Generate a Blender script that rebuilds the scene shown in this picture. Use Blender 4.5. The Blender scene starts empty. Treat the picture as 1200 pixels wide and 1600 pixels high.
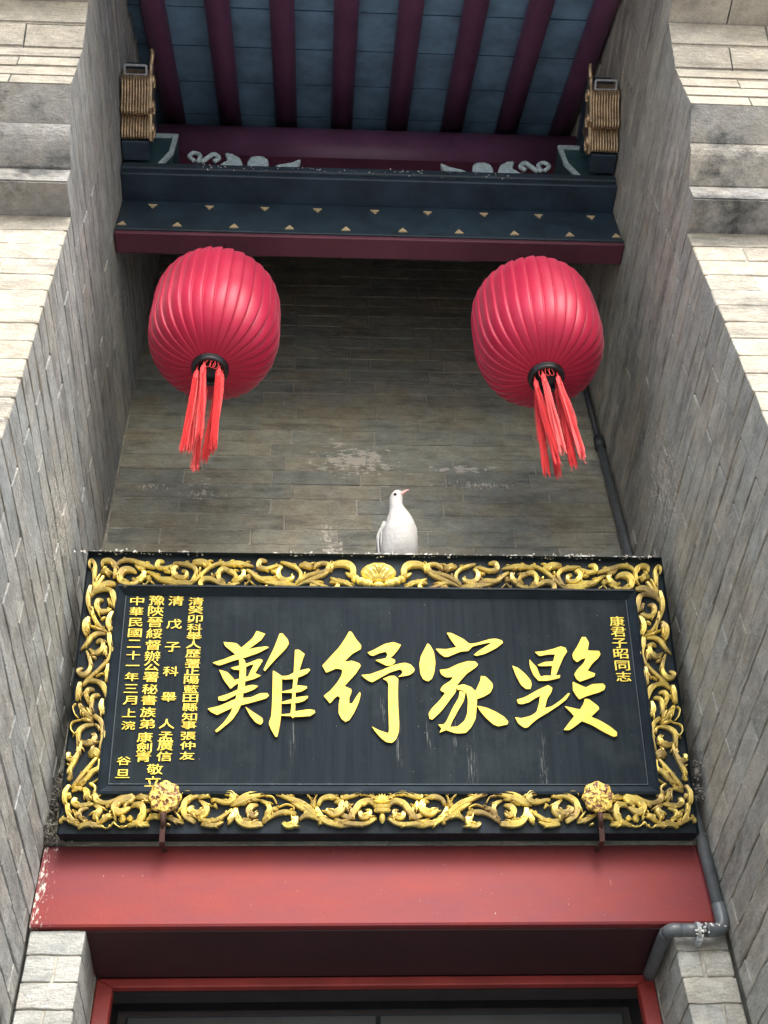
import bpy, bmesh, math, random
from mathutils import Vector, Matrix, noise
R = math.radians
random.seed(7)
SC = bpy.context.scene
COL = SC.collection

# ---------------------------------------------------------------- camera, light, exposure
cam_d = bpy.data.cameras.new('camera')
cam = bpy.data.objects.new('camera', cam_d)
COL.objects.link(cam)
cam_d.sensor_fit = 'AUTO'
cam_d.sensor_width = 36.0
cam_d.lens = 36.0 * 1943.27 / 1600.0
cam_d.clip_start = 0.05
cam_d.clip_end = 3000
CAMROT = Matrix(((0.9984, -0.0129, -0.0548), (-0.0464, -0.7408, -0.6701), (-0.032, 0.6715, -0.7403)))
cam.matrix_world = CAMROT.to_quaternion().normalized().to_matrix().to_4x4()
SC.camera = cam

SUN_EL, SUN_AZ = 38.0, 12.0           # height of the sun, and how far it stands to the right of straight behind the camera
world = bpy.data.worlds.new('World')
SC.world = world
world.use_nodes = True
wn = world.node_tree
wn.nodes.clear()
wo = wn.nodes.new('ShaderNodeOutputWorld')
wb = wn.nodes.new('ShaderNodeBackground')
sky = wn.nodes.new('ShaderNodeTexSky')
sky.sky_type = 'NISHITA'
sky.sun_disc = False
sky.sun_elevation = R(SUN_EL)
sky.sun_rotation = R(180.0 - SUN_AZ)
sky.air_density = 1.0
sky.dust_density = 2.5
sky.ozone_density = 1.0
wb.inputs['Strength'].default_value = 0.15
wn.links.new(sky.outputs[0], wb.inputs['Color'])
wn.links.new(wb.outputs[0], wo.inputs['Surface'])

sun_d = bpy.data.lights.new('sun', 'SUN')
sun_d.energy = 1.5
sun_d.angle = R(30)
sun_d.color = (1.0, 0.955, 0.885)
sun = bpy.data.objects.new('sun', sun_d)
COL.objects.link(sun)
sdir = Vector((math.sin(R(SUN_AZ)) * math.cos(R(SUN_EL)), -math.cos(R(SUN_AZ)) * math.cos(R(SUN_EL)), math.sin(R(SUN_EL))))
sun.rotation_euler = sdir.to_track_quat('Z', 'Y').to_euler()
sun.location = (0, -5, 8)

SC.view_settings.view_transform = 'Standard'
SC.view_settings.look = 'None'
SC.view_settings.exposure = 1.75
SC.view_settings.gamma = 1.0
SC.view_settings.use_curve_mapping = False
SC.render.engine = 'CYCLES'
SC.cycles.max_bounces = 8
SC.cycles.diffuse_bounces = 6

# ---------------------------------------------------------------- helpers
def link(name, mesh, parent=None, mat=None):
    o = bpy.data.objects.new(name, mesh)
    COL.objects.link(o)
    if parent is not None:
        o.parent = parent
    if mat is not None and mesh is not None and len(mesh.materials) == 0:
        mesh.materials.append(mat)
    return o

def thing(name, label, cat, loc=(0, 0, 0), group=None):
    o = bpy.data.objects.new(name, None)
    COL.objects.link(o)
    o.location = loc
    o.empty_display_size = 0.1
    o['label'] = label
    o['category'] = cat
    if group:
        o['group'] = group
    return o

def mesh_of(bm, name, smooth=False):
    bmesh.ops.recalc_face_normals(bm, faces=bm.faces)
    me = bpy.data.meshes.new(name)
    bm.to_mesh(me)
    bm.free()
    if smooth:
        for p in me.polygons:
            p.use_smooth = True
    return me

def put(name, bm, mat, parent=None, smooth=False, loc=None, rot=None):
    me = mesh_of(bm, name, smooth)
    o = link(name, me, parent, mat)
    if loc is not None:
        o.location = loc
    if rot is not None:
        o.rotation_euler = rot
    return o

def box(bm, x0, x1, y0, y1, z0, z1, bev=0.0):
    v = [bm.verts.new((x, y, z)) for x in (x0, x1) for y in (y0, y1) for z in (z0, z1)]
    fs = [(0, 1, 3, 2), (4, 6, 7, 5), (0, 4, 5, 1), (2, 3, 7, 6), (0, 2, 6, 4), (1, 5, 7, 3)]
    f = [bm.faces.new([v[i] for i in q]) for q in fs]
    if bev > 0:
        es = {e for q in f for e in q.edges}
        bmesh.ops.bevel(bm, geom=list(es), offset=bev, segments=1, affect='EDGES')
    return v

def prism_x(bm, prof, x0, x1, closed=True):
    """prof: list of (y, z); extruded along X"""
    a = [bm.verts.new((x0, y, z)) for y, z in prof]
    b = [bm.verts.new((x1, y, z)) for y, z in prof]
    n = len(prof)
    for i in range(n):
        j = (i + 1) % n
        bm.faces.new((a[i], a[j], b[j], b[i]))
    bm.faces.new(a[::-1])
    bm.faces.new(b)

def prism_y(bm, prof, y0, y1):
    a = [bm.verts.new((x, y0, z)) for x, z in prof]
    b = [bm.verts.new((x, y1, z)) for x, z in prof]
    n = len(prof)
    for i in range(n):
        j = (i + 1) % n
        bm.faces.new((a[i], a[j], b[j], b[i]))
    bm.faces.new(a[::-1])
    bm.faces.new(b)

def tube(bm, pts, rads, seg=12, cap=True):
    pts = [Vector(p) for p in pts]
    if not hasattr(rads, '__len__'):
        rads = [rads] * len(pts)
    rings = []
    up = Vector((0.13, 0.27, 0.95)).normalized()
    for i, p in enumerate(pts):
        t = (pts[min(i + 1, len(pts) - 1)] - pts[max(i - 1, 0)]).normalized()
        if abs(t.dot(up)) > 0.95:
            up = Vector((1, 0.1, 0)).normalized()
        s = t.cross(up).normalized()
        u = s.cross(t).normalized()
        up = u
        rings.append([bm.verts.new(p + (s * math.cos(2 * math.pi * k / seg) + u * math.sin(2 * math.pi * k / seg)) * rads[i]) for k in range(seg)])
    for a, b in zip(rings, rings[1:]):
        for k in range(seg):
            bm.faces.new((a[k], a[(k + 1) % seg], b[(k + 1) % seg], b[k]))
    if cap:
        bm.faces.new(rings[0][::-1])
        bm.faces.new(rings[-1])

def spline(pts, n):
    """Catmull-Rom through tuples of any dimension"""
    P = [pts[0]] + list(pts) + [pts[-1]]
    out = []
    for i in range(1, len(P) - 2):
        for k in range(n):
            t = k / n
            out.append(tuple(0.5 * ((2 * b) + (-a + c) * t + (2 * a - 5 * b + 4 * c - d) * t * t + (-a + 3 * b - 3 * c + d) * t ** 3)
                             for a, b, c, d in zip(P[i - 1], P[i], P[i + 1], P[i + 2])))
    out.append(tuple(pts[-1]))
    return out

# ---------------------------------------------------------------- materials
class NT:
    def __init__(s, name):
        s.m = bpy.data.materials.new(name)
        s.m.use_nodes = True
        s.t = s.m.node_tree
        s.b = s.t.nodes['Principled BSDF']
        s.pos = s.t.nodes.new('ShaderNodeNewGeometry').outputs['Position']
    def n(s, typ, **kw):
        nd = s.t.nodes.new(typ)
        for k, v in kw.items():
            setattr(nd, k, v)
        return nd
    def l(s, a, b):
        s.t.links.new(a, b)
    def scaled(s, sc, src=None, off=(0, 0, 0)):
        mp = s.n('ShaderNodeMapping')
        mp.inputs['Scale'].default_value = sc
        mp.inputs['Location'].default_value = off
        s.l(src or s.pos, mp.inputs[0])
        return mp.outputs[0]
    def noise(s, scale, detail=4, rough=0.6, vec=None, dist=0):
        nd = s.n('ShaderNodeTexNoise')
        nd.inputs['Scale'].default_value = scale
        nd.inputs['Detail'].default_value = detail
        nd.inputs['Roughness'].default_value = rough
        nd.inputs['Distortion'].default_value = dist
        s.l(vec or s.pos, nd.inputs['Vector'])
        return nd.outputs['Fac']
    def ramp(s, fac, a, b, ca=(0, 0, 0, 1), cb=(1, 1, 1, 1)):
        r = s.n('ShaderNodeValToRGB')
        r.color_ramp.elements[0].position = a
        r.color_ramp.elements[1].position = b
        r.color_ramp.elements[0].color = ca
        r.color_ramp.elements[1].color = cb
        s.l(fac, r.inputs[0])
        return r.outputs[0]
    def mix(s, fac, a, b, blend='MIX'):
        m = s.n('ShaderNodeMix', data_type='RGBA', blend_type=blend)
        for inp, v in ((m.inputs[0], fac), (m.inputs[6], a), (m.inputs[7], b)):
            if hasattr(v, 'is_linked') or hasattr(v, 'links'):
                s.l(v, inp)
            elif isinstance(v, (int, float)):
                inp.default_value = v
            else:
                inp.default_value = (*v, 1)[:4]
        return m.outputs[2]
    def math(s, op, a, b=0.0, c=None):
        m = s.n('ShaderNodeMath', operation=op)
        for i, v in enumerate((a, b) if c is None else (a, b, c)):
            if hasattr(v, 'links'):
                s.l(v, m.inputs[i])
            else:
                m.inputs[i].default_value = v
        return m.outputs[0]
    def near(s, c, r, sq=(1, 1, 1)):
        """1 close to the point c, 0 beyond r"""
        mp = s.n('ShaderNodeVectorMath', operation='SUBTRACT')
        s.l(s.pos, mp.inputs[0])
        mp.inputs[1].default_value = c
        m2 = s.n('ShaderNodeVectorMath', operation='MULTIPLY')
        s.l(mp.outputs[0], m2.inputs[0])
        m2.inputs[1].default_value = sq
        ln = s.n('ShaderNodeVectorMath', operation='LENGTH')
        s.l(m2.outputs[0], ln.inputs[0])
        mr = s.n('ShaderNodeMapRange')
        mr.inputs[1].default_value = r
        mr.inputs[2].default_value = 0
        s.l(ln.outputs['Value'], mr.inputs[0])
        return mr.outputs[0]
    def bump(s, h, strength=0.3, dist=0.01):
        b = s.n('ShaderNodeBump')
        b.inputs['Strength'].default_value = strength
        b.inputs['Distance'].default_value = dist
        s.l(h, b.inputs['Height'])
        s.l(b.outputs[0], s.b.inputs['Normal'])
    def fin(s, col=None, rough=0.8, metal=0.0, spec=None):
        if col is not None:
            if hasattr(col, 'links'):
                s.l(col, s.b.inputs['Base Color'])
            else:
                s.b.inputs['Base Color'].default_value = (*col, 1)[:4]
        if hasattr(rough, 'links'):
            s.l(rough, s.b.inputs['Roughness'])
        else:
            s.b.inputs['Roughness'].default_value = rough
        s.b.inputs['Metallic'].default_value = metal
        if spec is not None:
            s.b.inputs['Specular IOR Level'].default_value = spec
        return s.m

def brick_material(name, a, b, stain, streak=(3, 3, 14), spots=(), pale=0.0, dark_amt=0.6, warm_amt=0.5, patches=()):
    k = NT(name)
    oi = k.n('ShaderNodeObjectInfo')
    rnd = oi.outputs['Random']
    col = k.mix(k.ramp(rnd, 0.15, 0.85), a, b)
    # per brick lightness
    r2 = k.math('FRACT', k.math('MULTIPLY', rnd, 17.31))
    lv = k.math('MULTIPLY_ADD', r2, 0.22, 0.89)
    cc = k.n('ShaderNodeCombineColor')
    for i in range(3):
        k.l(lv, cc.inputs[i])
    col = k.mix(1.0, col, cc.outputs[0], 'MULTIPLY')
    # warm clay patches
    n0 = k.noise(5.0, 6, 0.65)
    col = k.mix(k.math('MULTIPLY', k.ramp(n0, 0.46, 0.66), warm_amt), col, stain)
    # dark weather stains
    n1 = k.noise(1.0, 8, 0.72, k.scaled(streak))
    col = k.mix(k.math('MULTIPLY', k.ramp(n1, 0.5, 0.66), dark_amt), col, (0.055, 0.06, 0.062))
    # pale lime bloom
    n2 = k.noise(9.0, 8, 0.75, k.scaled((1, 1, 2.4), off=(3, 1, 5)))
    col = k.mix(k.math('MULTIPLY', k.ramp(n2, 0.52, 0.72), 0.25 + pale), col, (0.50, 0.49, 0.46))
    # blotches the size of a hand, crossing the joints
    nm = k.noise(13, 9, 0.74, k.scaled((1, 1, 1.5), off=(7, 3, 2)))
    lm = k.math('MULTIPLY_ADD', k.ramp(nm, 0.32, 0.70), 0.60, 0.80)
    cm = k.n('ShaderNodeCombineColor')
    for i in range(3):
        k.l(lm, cm.inputs[i])
    col = k.mix(1.0, col, cm.outputs[0], 'MULTIPLY')
    # fine grain
    n3 = k.noise(150, 4, 0.7)
    g = k.math('MULTIPLY_ADD', n3, 0.9, 0.55)
    cg = k.n('ShaderNodeCombineColor')
    for i in range(3):
        k.l(g, cg.inputs[i])
    col = k.mix(0.8, col, cg.outputs[0], 'MULTIPLY')
    # tiny pale dots (droppings, lime spatter) everywhere, thick near the given places
    v = k.noise(70, 3, 0.8, k.scaled((1, 1, 0.55), off=(9, 2, 1)))
    m = k.math('MULTIPLY', k.ramp(v, 0.735, 0.76), 0.8)
    for c, r, sq, th in spots:
        nr = k.near(c, r, sq)
        th2 = k.math('MULTIPLY_ADD', nr, -th, 0.78)
        hit = k.math('MULTIPLY', k.math('GREATER_THAN', v, th2), k.math('GREATER_THAN', nr, 0.02))
        m = k.math('MAXIMUM', m, k.math('MULTIPLY', hit, 0.85))
    if patches:
        pn = k.noise(31, 5, 0.62, k.scaled((0.8, 1, 1.8), off=(1, 1, 4)))
        for c, r, sq, th in patches:
            nr = k.near(c, r, sq)
            m = k.math('MAXIMUM', m, k.math('MULTIPLY', k.ramp(k.math('MULTIPLY_ADD', nr, th, pn), 0.80, 0.83), 0.75))
    col = k.mix(m, col, (0.66, 0.63, 0.57))
    h = k.math('ADD', k.math('MULTIPLY', k.noise(34, 8, 0.7, k.scaled((1, 1, 2.5))), 1.0), k.math('MULTIPLY', n3, 0.35))
    k.bump(h, 1.0, 0.010)
    return k.fin(col, 0.92, spec=0.25)

RS = (((1.1075, 2.55, 2.98), 0.42, (1, 1.1, 0.8), 0.30),)
LS = (((-0.729, 2.45, 2.66), 0.45, (1, 1.1, 0.8), 0.30),)
BS = (((0.14, 3.0, 3.60), 0.30, (0.8, 1, 2.2), 0.22), ((0.60, 3.0, 3.47), 0.22, (0.7, 1, 5), 0.32), ((-0.42, 3.0, 3.40), 0.14, (0.8, 1, 3), 0.3),
      ((0.05, 3.0, 3.2), 0.15, (1.5, 1, 1), 0.28), ((0.18, 3.0, 3.05), 0.2, (1.5, 1, 2), 0.28), ((-0.6, 3.0, 3.43), 0.12, (0.8, 1, 3), 0.3))
M = {}
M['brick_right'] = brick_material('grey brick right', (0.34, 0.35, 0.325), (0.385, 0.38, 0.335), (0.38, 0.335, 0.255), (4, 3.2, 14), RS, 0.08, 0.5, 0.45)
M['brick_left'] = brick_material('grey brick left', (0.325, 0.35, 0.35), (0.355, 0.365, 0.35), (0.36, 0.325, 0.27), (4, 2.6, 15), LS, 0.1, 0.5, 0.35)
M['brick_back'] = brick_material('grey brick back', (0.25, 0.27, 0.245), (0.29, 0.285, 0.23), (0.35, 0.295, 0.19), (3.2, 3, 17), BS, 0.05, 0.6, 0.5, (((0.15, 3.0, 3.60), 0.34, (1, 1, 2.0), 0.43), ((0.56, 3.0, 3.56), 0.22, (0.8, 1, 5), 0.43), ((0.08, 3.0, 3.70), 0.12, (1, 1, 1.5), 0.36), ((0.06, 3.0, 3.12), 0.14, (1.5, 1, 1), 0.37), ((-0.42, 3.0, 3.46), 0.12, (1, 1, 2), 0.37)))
M['brick_front'] = brick_material('pier front brick', (0.32, 0.305, 0.26), (0.365, 0.34, 0.285), (0.42, 0.37, 0.285), (2.2, 3, 15), (), 0.15, 0.45)
M['brick_mould'] = brick_material('moulded brick', (0.26, 0.26, 0.25), (0.31, 0.30, 0.27), (0.34, 0.31, 0.25), (6, 6, 10), (), 0.15, 0.95)

def simple(name, col, rough=0.7, metal=0.0, nscale=20, var=0.25, bump=0.15, spec=None, dust=0.0, dustcol=(0.5, 0.5, 0.48)):
    k = NT(name)
    n = k.noise(nscale, 5, 0.65)
    c2 = tuple(min(1, c * (1 + var)) for c in col)
    c1 = tuple(c * (1 - var) for c in col)
    c = k.mix(k.ramp(n, 0.3, 0.7), c1, c2)
    if dust:
        d = k.noise(60, 6, 0.75)
        c = k.mix(k.math('MULTIPLY', k.ramp(d, 0.6, 0.75), dust), c, dustcol)
    k.bump(k.noise(nscale * 4, 5, 0.7), bump, 0.004)
    return k.fin(c, rough, metal, spec)

M['mortar'] = simple('lime mortar', (0.36, 0.345, 0.30), 0.95, nscale=30, var=0.35, bump=0.6)
M['paving'] = simple('paving', (0.33, 0.31, 0.28), 0.9, nscale=2)
M['navy'] = simple('blue black paint', (0.016, 0.034, 0.054), 0.5, nscale=9, var=0.4, bump=0.1, dust=0.12)
M['navy_drip'] = simple('blue black paint with droppings', (0.024, 0.042, 0.058), 0.55, nscale=9, var=0.3, bump=0.2, dust=0.4)
M['maroon'] = simple('maroon paint', (0.15, 0.060, 0.125), 0.42, nscale=4, var=0.25, bump=0.05)  # blue haze over the eave is mixed into this maroon
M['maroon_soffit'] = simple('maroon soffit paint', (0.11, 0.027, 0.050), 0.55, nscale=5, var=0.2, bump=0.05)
M['hazed_tile'] = simple('roof tile with haze blue', (0.19, 0.34, 0.50), 0.9, nscale=7, var=0.35, bump=0.4, dust=0.15)  # blue of the haze painted into the grey tile colour
M['inlay'] = simple('pale gold inlay', (0.52, 0.42, 0.26), 0.5, nscale=80, var=0.2)
M['teal'] = simple('teal paint', (0.028, 0.075, 0.085), 0.6, nscale=14, var=0.35, bump=0.2)
M['teal_pale'] = simple('pale teal paint', (0.44, 0.56, 0.58), 0.6, nscale=60, var=0.3, bump=0.3)
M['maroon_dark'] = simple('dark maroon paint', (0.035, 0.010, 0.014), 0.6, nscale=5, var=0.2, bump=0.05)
M['pipe'] = simple('grey conduit', (0.085, 0.098, 0.108), 0.38, nscale=25, var=0.25, bump=0.1, dust=0.25)
M['pipe_dark'] = simple('dark conduit', (0.03, 0.035, 0.045), 0.5, nscale=25, var=0.25)
M['dropping'] = simple('white droppings', (0.66, 0.66, 0.63), 0.9, nscale=90, var=0.25)
M['debris'] = simple('grey crumbs', (0.16, 0.155, 0.14), 0.95, nscale=60, var=0.5, bump=0.5)
M['black'] = simple('black lacquer ring', (0.012, 0.014, 0.018), 0.3, nscale=20)
M['tassel'] = simple('red silk thread', (0.60, 0.040, 0.045), 0.6, nscale=330, var=0.5)
M['brass'] = simple('old gilding', (0.46, 0.35, 0.22), 0.34, metal=0.75, nscale=40, var=0.35, bump=0.1)
M['brass_edge'] = simple('worn gilding', (0.60, 0.46, 0.28), 0.42, metal=0.6, nscale=50, var=0.3)
M['ash'] = simple('weathered grey frame', (0.35, 0.38, 0.40), 0.6, nscale=70, var=0.3)
M['leaf_dry'] = simple('dry leaf', (0.16, 0.085, 0.045), 0.8, nscale=50, var=0.3)

def red_lintel():
    k = NT('brick red lintel paint')
    n = k.noise(3.0, 7, 0.66, k.scaled((0.8, 1, 2.2)))
    c = k.mix(k.ramp(n, 0.35, 0.68), (0.150, 0.030, 0.038), (0.200, 0.031, 0.026))
    d = k.noise(45, 6, 0.75)
    c = k.mix(k.math('MULTIPLY', k.ramp(d, 0.60, 0.70), 0.35), c, (0.12, 0.025, 0.025))
    # uneven darker brown red towards the top edge
    sep = k.n('ShaderNodeSeparateXYZ'); k.l(k.pos, sep.inputs[0])
    e = k.n('ShaderNodeMapRange'); e.inputs[1].default_value = 1.885; e.inputs[2].default_value = 1.935
    k.l(sep.outputs[2], e.inputs[0])
    e2 = k.math('MULTIPLY', e.outputs[0], k.ramp(k.noise(9, 6, 0.7), 0.3, 0.6))
    c = k.mix(k.math('MULTIPLY', e2, 0.7), c, (0.12, 0.04, 0.04))
    # paint peeling off at both ends, lime splashes under it
    for x0, x1, amt in ((-0.665, -0.735, 0.72), (1.095, 1.115, 0.8)):
        mr = k.n('ShaderNodeMapRange'); mr.inputs[1].default_value = x0; mr.inputs[2].default_value = x1
        k.l(sep.outputs[0], mr.inputs[0])
        pn = k.noise(75, 7, 0.75, k.scaled((1.8, 1, 0.6)))
        hit = k.math('GREATER_THAN', k.math('MULTIPLY_ADD', mr.outputs[0], 0.28 * amt, pn), 0.69)
        c = k.mix(hit, c, (0.46, 0.43, 0.39))
        hit2 = k.math('GREATER_THAN', k.math('MULTIPLY_ADD', mr.outputs[0], 0.26 * amt, k.noise(21, 6, 0.7, k.scaled((2, 1, 0.6), off=(5, 5, 5)))), 0.73)
        c = k.mix(hit2, c, (0.13, 0.10, 0.09))
    k.bump(k.noise(25, 7, 0.7), 0.35, 0.004)
    return k.fin(c, 0.62, spec=0.22)
M['lintel'] = red_lintel()
M['red_frame'] = simple('red door frame paint', (0.26, 0.034, 0.032), 0.45, nscale=9, var=0.25, bump=0.1)

def lantern_red():
    k = NT('red lantern cloth')
    n = k.noise(6, 5, 0.6)
    c = k.mix(k.ramp(n, 0.3, 0.7), (0.34, 0.005, 0.036), (0.43, 0.009, 0.048))
    sp = k.noise(95, 2, 0.9)
    d = k.noise(9, 3, 0.6, k.scaled((1, 1, 1), off=(4, 4, 4)))
    m = k.math('MULTIPLY', k.ramp(sp, 0.735, 0.76), k.ramp(d, 0.42, 0.55))
    c = k.mix(k.math('MULTIPLY', m, 0.75), c, (0.80, 0.55, 0.58))
    # faded, dusty cloth on the shoulders (object space: stays with the lantern)
    tc = k.n('ShaderNodeTexCoord')
    sep = k.n('ShaderNodeSeparateXYZ'); k.l(tc.outputs['Object'], sep.inputs[0])
    mr = k.n('ShaderNodeMapRange'); mr.inputs[1].default_value = 0.10; mr.inputs[2].default_value = 0.25
    k.l(sep.outputs[2], mr.inputs[0])
    c = k.mix(k.math('MULTIPLY', mr.outputs[0], k.math('MULTIPLY_ADD', n, 0.6, 0.1)), c, (0.55, 0.07, 0.13))
    k.bump(k.noise(400, 2, 0.5), 0.08, 0.001)
    k.b.inputs['Sheen Weight'].default_value = 0.25
    k.b.inputs['Sheen Roughness'].default_value = 0.4
    k.b.inputs['Sheen Tint'].default_value = (1, 0.55, 0.65, 1)
    return k.fin(c, 0.47, spec=0.4)
M['lantern'] = lantern_red()

def gold_paint(name, dirt):
    k = NT(name)
    n = k.noise(26, 5, 0.6)
    c = k.mix(k.ramp(n, 0.32, 0.68), (0.80, 0.60, 0.14), (0.98, 0.82, 0.24))
    n2 = k.noise(11, 6, 0.7, k.scaled((1, 1, 1), off=(2, 7, 1)))
    c = k.mix(k.math('MULTIPLY', k.ramp(n2, 0.43, 0.62), dirt), c, (0.40, 0.29, 0.15))
    k.bump(k.noise(170, 3, 0.6), 0.12, 0.001)
    return k.fin(c, 0.38, 0.5)
M['gold'] = gold_paint('gilded carving', 0.85)
M['gold_clean'] = gold_paint('bright gilt', 0.12)

def letter_gold():
    k = NT('yellow gilt lettering')
    n = k.noise(60, 4, 0.6)
    c = k.mix(k.ramp(n, 0.35, 0.65), (0.78, 0.58, 0.060), (0.86, 0.69, 0.10))
    return k.fin(c, 0.5)
M['letter'] = letter_gold()
M['letter_edge'] = simple('ochre edge and cut shade', (0.13, 0.075, 0.012), 0.6, nscale=60)

def plaque_black():
    k = NT('weathered black lacquer')
    v = k.scaled((60, 8, 1.2))
    n = k.noise(1.0, 6, 0.65, v)
    c = k.mix(k.ramp(n, 0.3, 0.72), (0.008, 0.013, 0.018), (0.016, 0.024, 0.031))
    n2 = k.noise(5, 7, 0.7)
    c = k.mix(k.math('MULTIPLY', k.ramp(n2, 0.50, 0.75), 0.45), c, (0.040, 0.052, 0.055))
    n3 = k.noise(130, 2, 0.8)
    c = k.mix(k.math('MULTIPLY', k.ramp(n3, 0.74, 0.77), 0.5), c, (0.4, 0.42, 0.4))
    # pale run marks that drip from the lettering
    for x, z, hgt in ((-0.055, 2.20, 0.13), (0.245, 2.16, 0.12), (0.405, 2.20, 0.12), (0.20, 2.26, 0.1), (0.655, 2.11, 0.16), (0.33, 2.2, 0.10), (0.45, 2.12, 0.2)):
        nr = k.near((x, 2.8, z), hgt, (8, 0, 1))
        st = k.noise(1.0, 5, 0.8, k.scaled((190, 1, 14)))
        m = k.math('MULTIPLY', k.ramp(nr, 0.25, 0.8), k.ramp(st, 0.53, 0.64))
        c = k.mix(k.math('MULTIPLY', m, 0.5), c, (0.30, 0.31, 0.29))
    k.bump(n, 0.12, 0.002)
    return k.fin(c, k.math('MULTIPLY_ADD', n2, 0.25, 0.5), spec=0.07)
M['lacquer'] = plaque_black()
M['rim'] = simple('black rim paint', (0.012, 0.019, 0.026), 0.5, nscale=14, var=0.35, bump=0.12, dust=0.15, dustcol=(0.18, 0.21, 0.23), spec=0.12)

def rusty_gold():
    k = NT('flaking gilt over rust')
    n = k.noise(85, 5, 0.8)
    c = k.mix(k.ramp(n, 0.47, 0.53), (0.10, 0.030, 0.018), (0.78, 0.58, 0.12))
    k.bump(n, 0.6, 0.002)
    return k.fin(c, 0.6)
M['rusty_gold'] = rusty_gold()
M['rust'] = simple('rust', (0.042, 0.014, 0.010), 0.8, nscale=70, var=0.5, bump=0.5)

def feather(name, a, b):
    k = NT(name)
    c = k.mix(k.ramp(k.noise(30, 4, 0.6), 0.35, 0.7), a, b)
    vo = k.n('ShaderNodeTexVoronoi'); vo.inputs['Scale'].default_value = 1.0
    k.l(k.scaled((110, 110, 62)), vo.inputs['Vector'])
    k.bump(k.math('ADD', vo.outputs['Distance'], k.noise(1, 4, 0.6, k.scaled((160, 160, 60)))), 0.45, 0.0022)
    k.b.inputs['Subsurface Weight'].default_value = 0.1
    k.b.inputs['Subsurface Radius'].default_value = (0.01, 0.01, 0.01)
    return k.fin(c, 0.75)
M['dove'] = feather('white plumage', (0.44, 0.44, 0.43), (0.52, 0.52, 0.51))
M['beak'] = simple('pink beak', (0.62, 0.33, 0.30), 0.45, nscale=90, var=0.15)
M['eye'] = simple('dark eye', (0.01, 0.006, 0.006), 0.1, nscale=20)
M['leg'] = simple('red scaly leg', (0.42, 0.10, 0.08), 0.6, nscale=120)
M['shadow_wood'] = simple('dark timber', (0.03, 0.028, 0.030), 0.7, nscale=12)
M['door_dark'] = simple('dark door panel', (0.014, 0.021, 0.027), 0.45, nscale=5, var=0.4)

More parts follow.
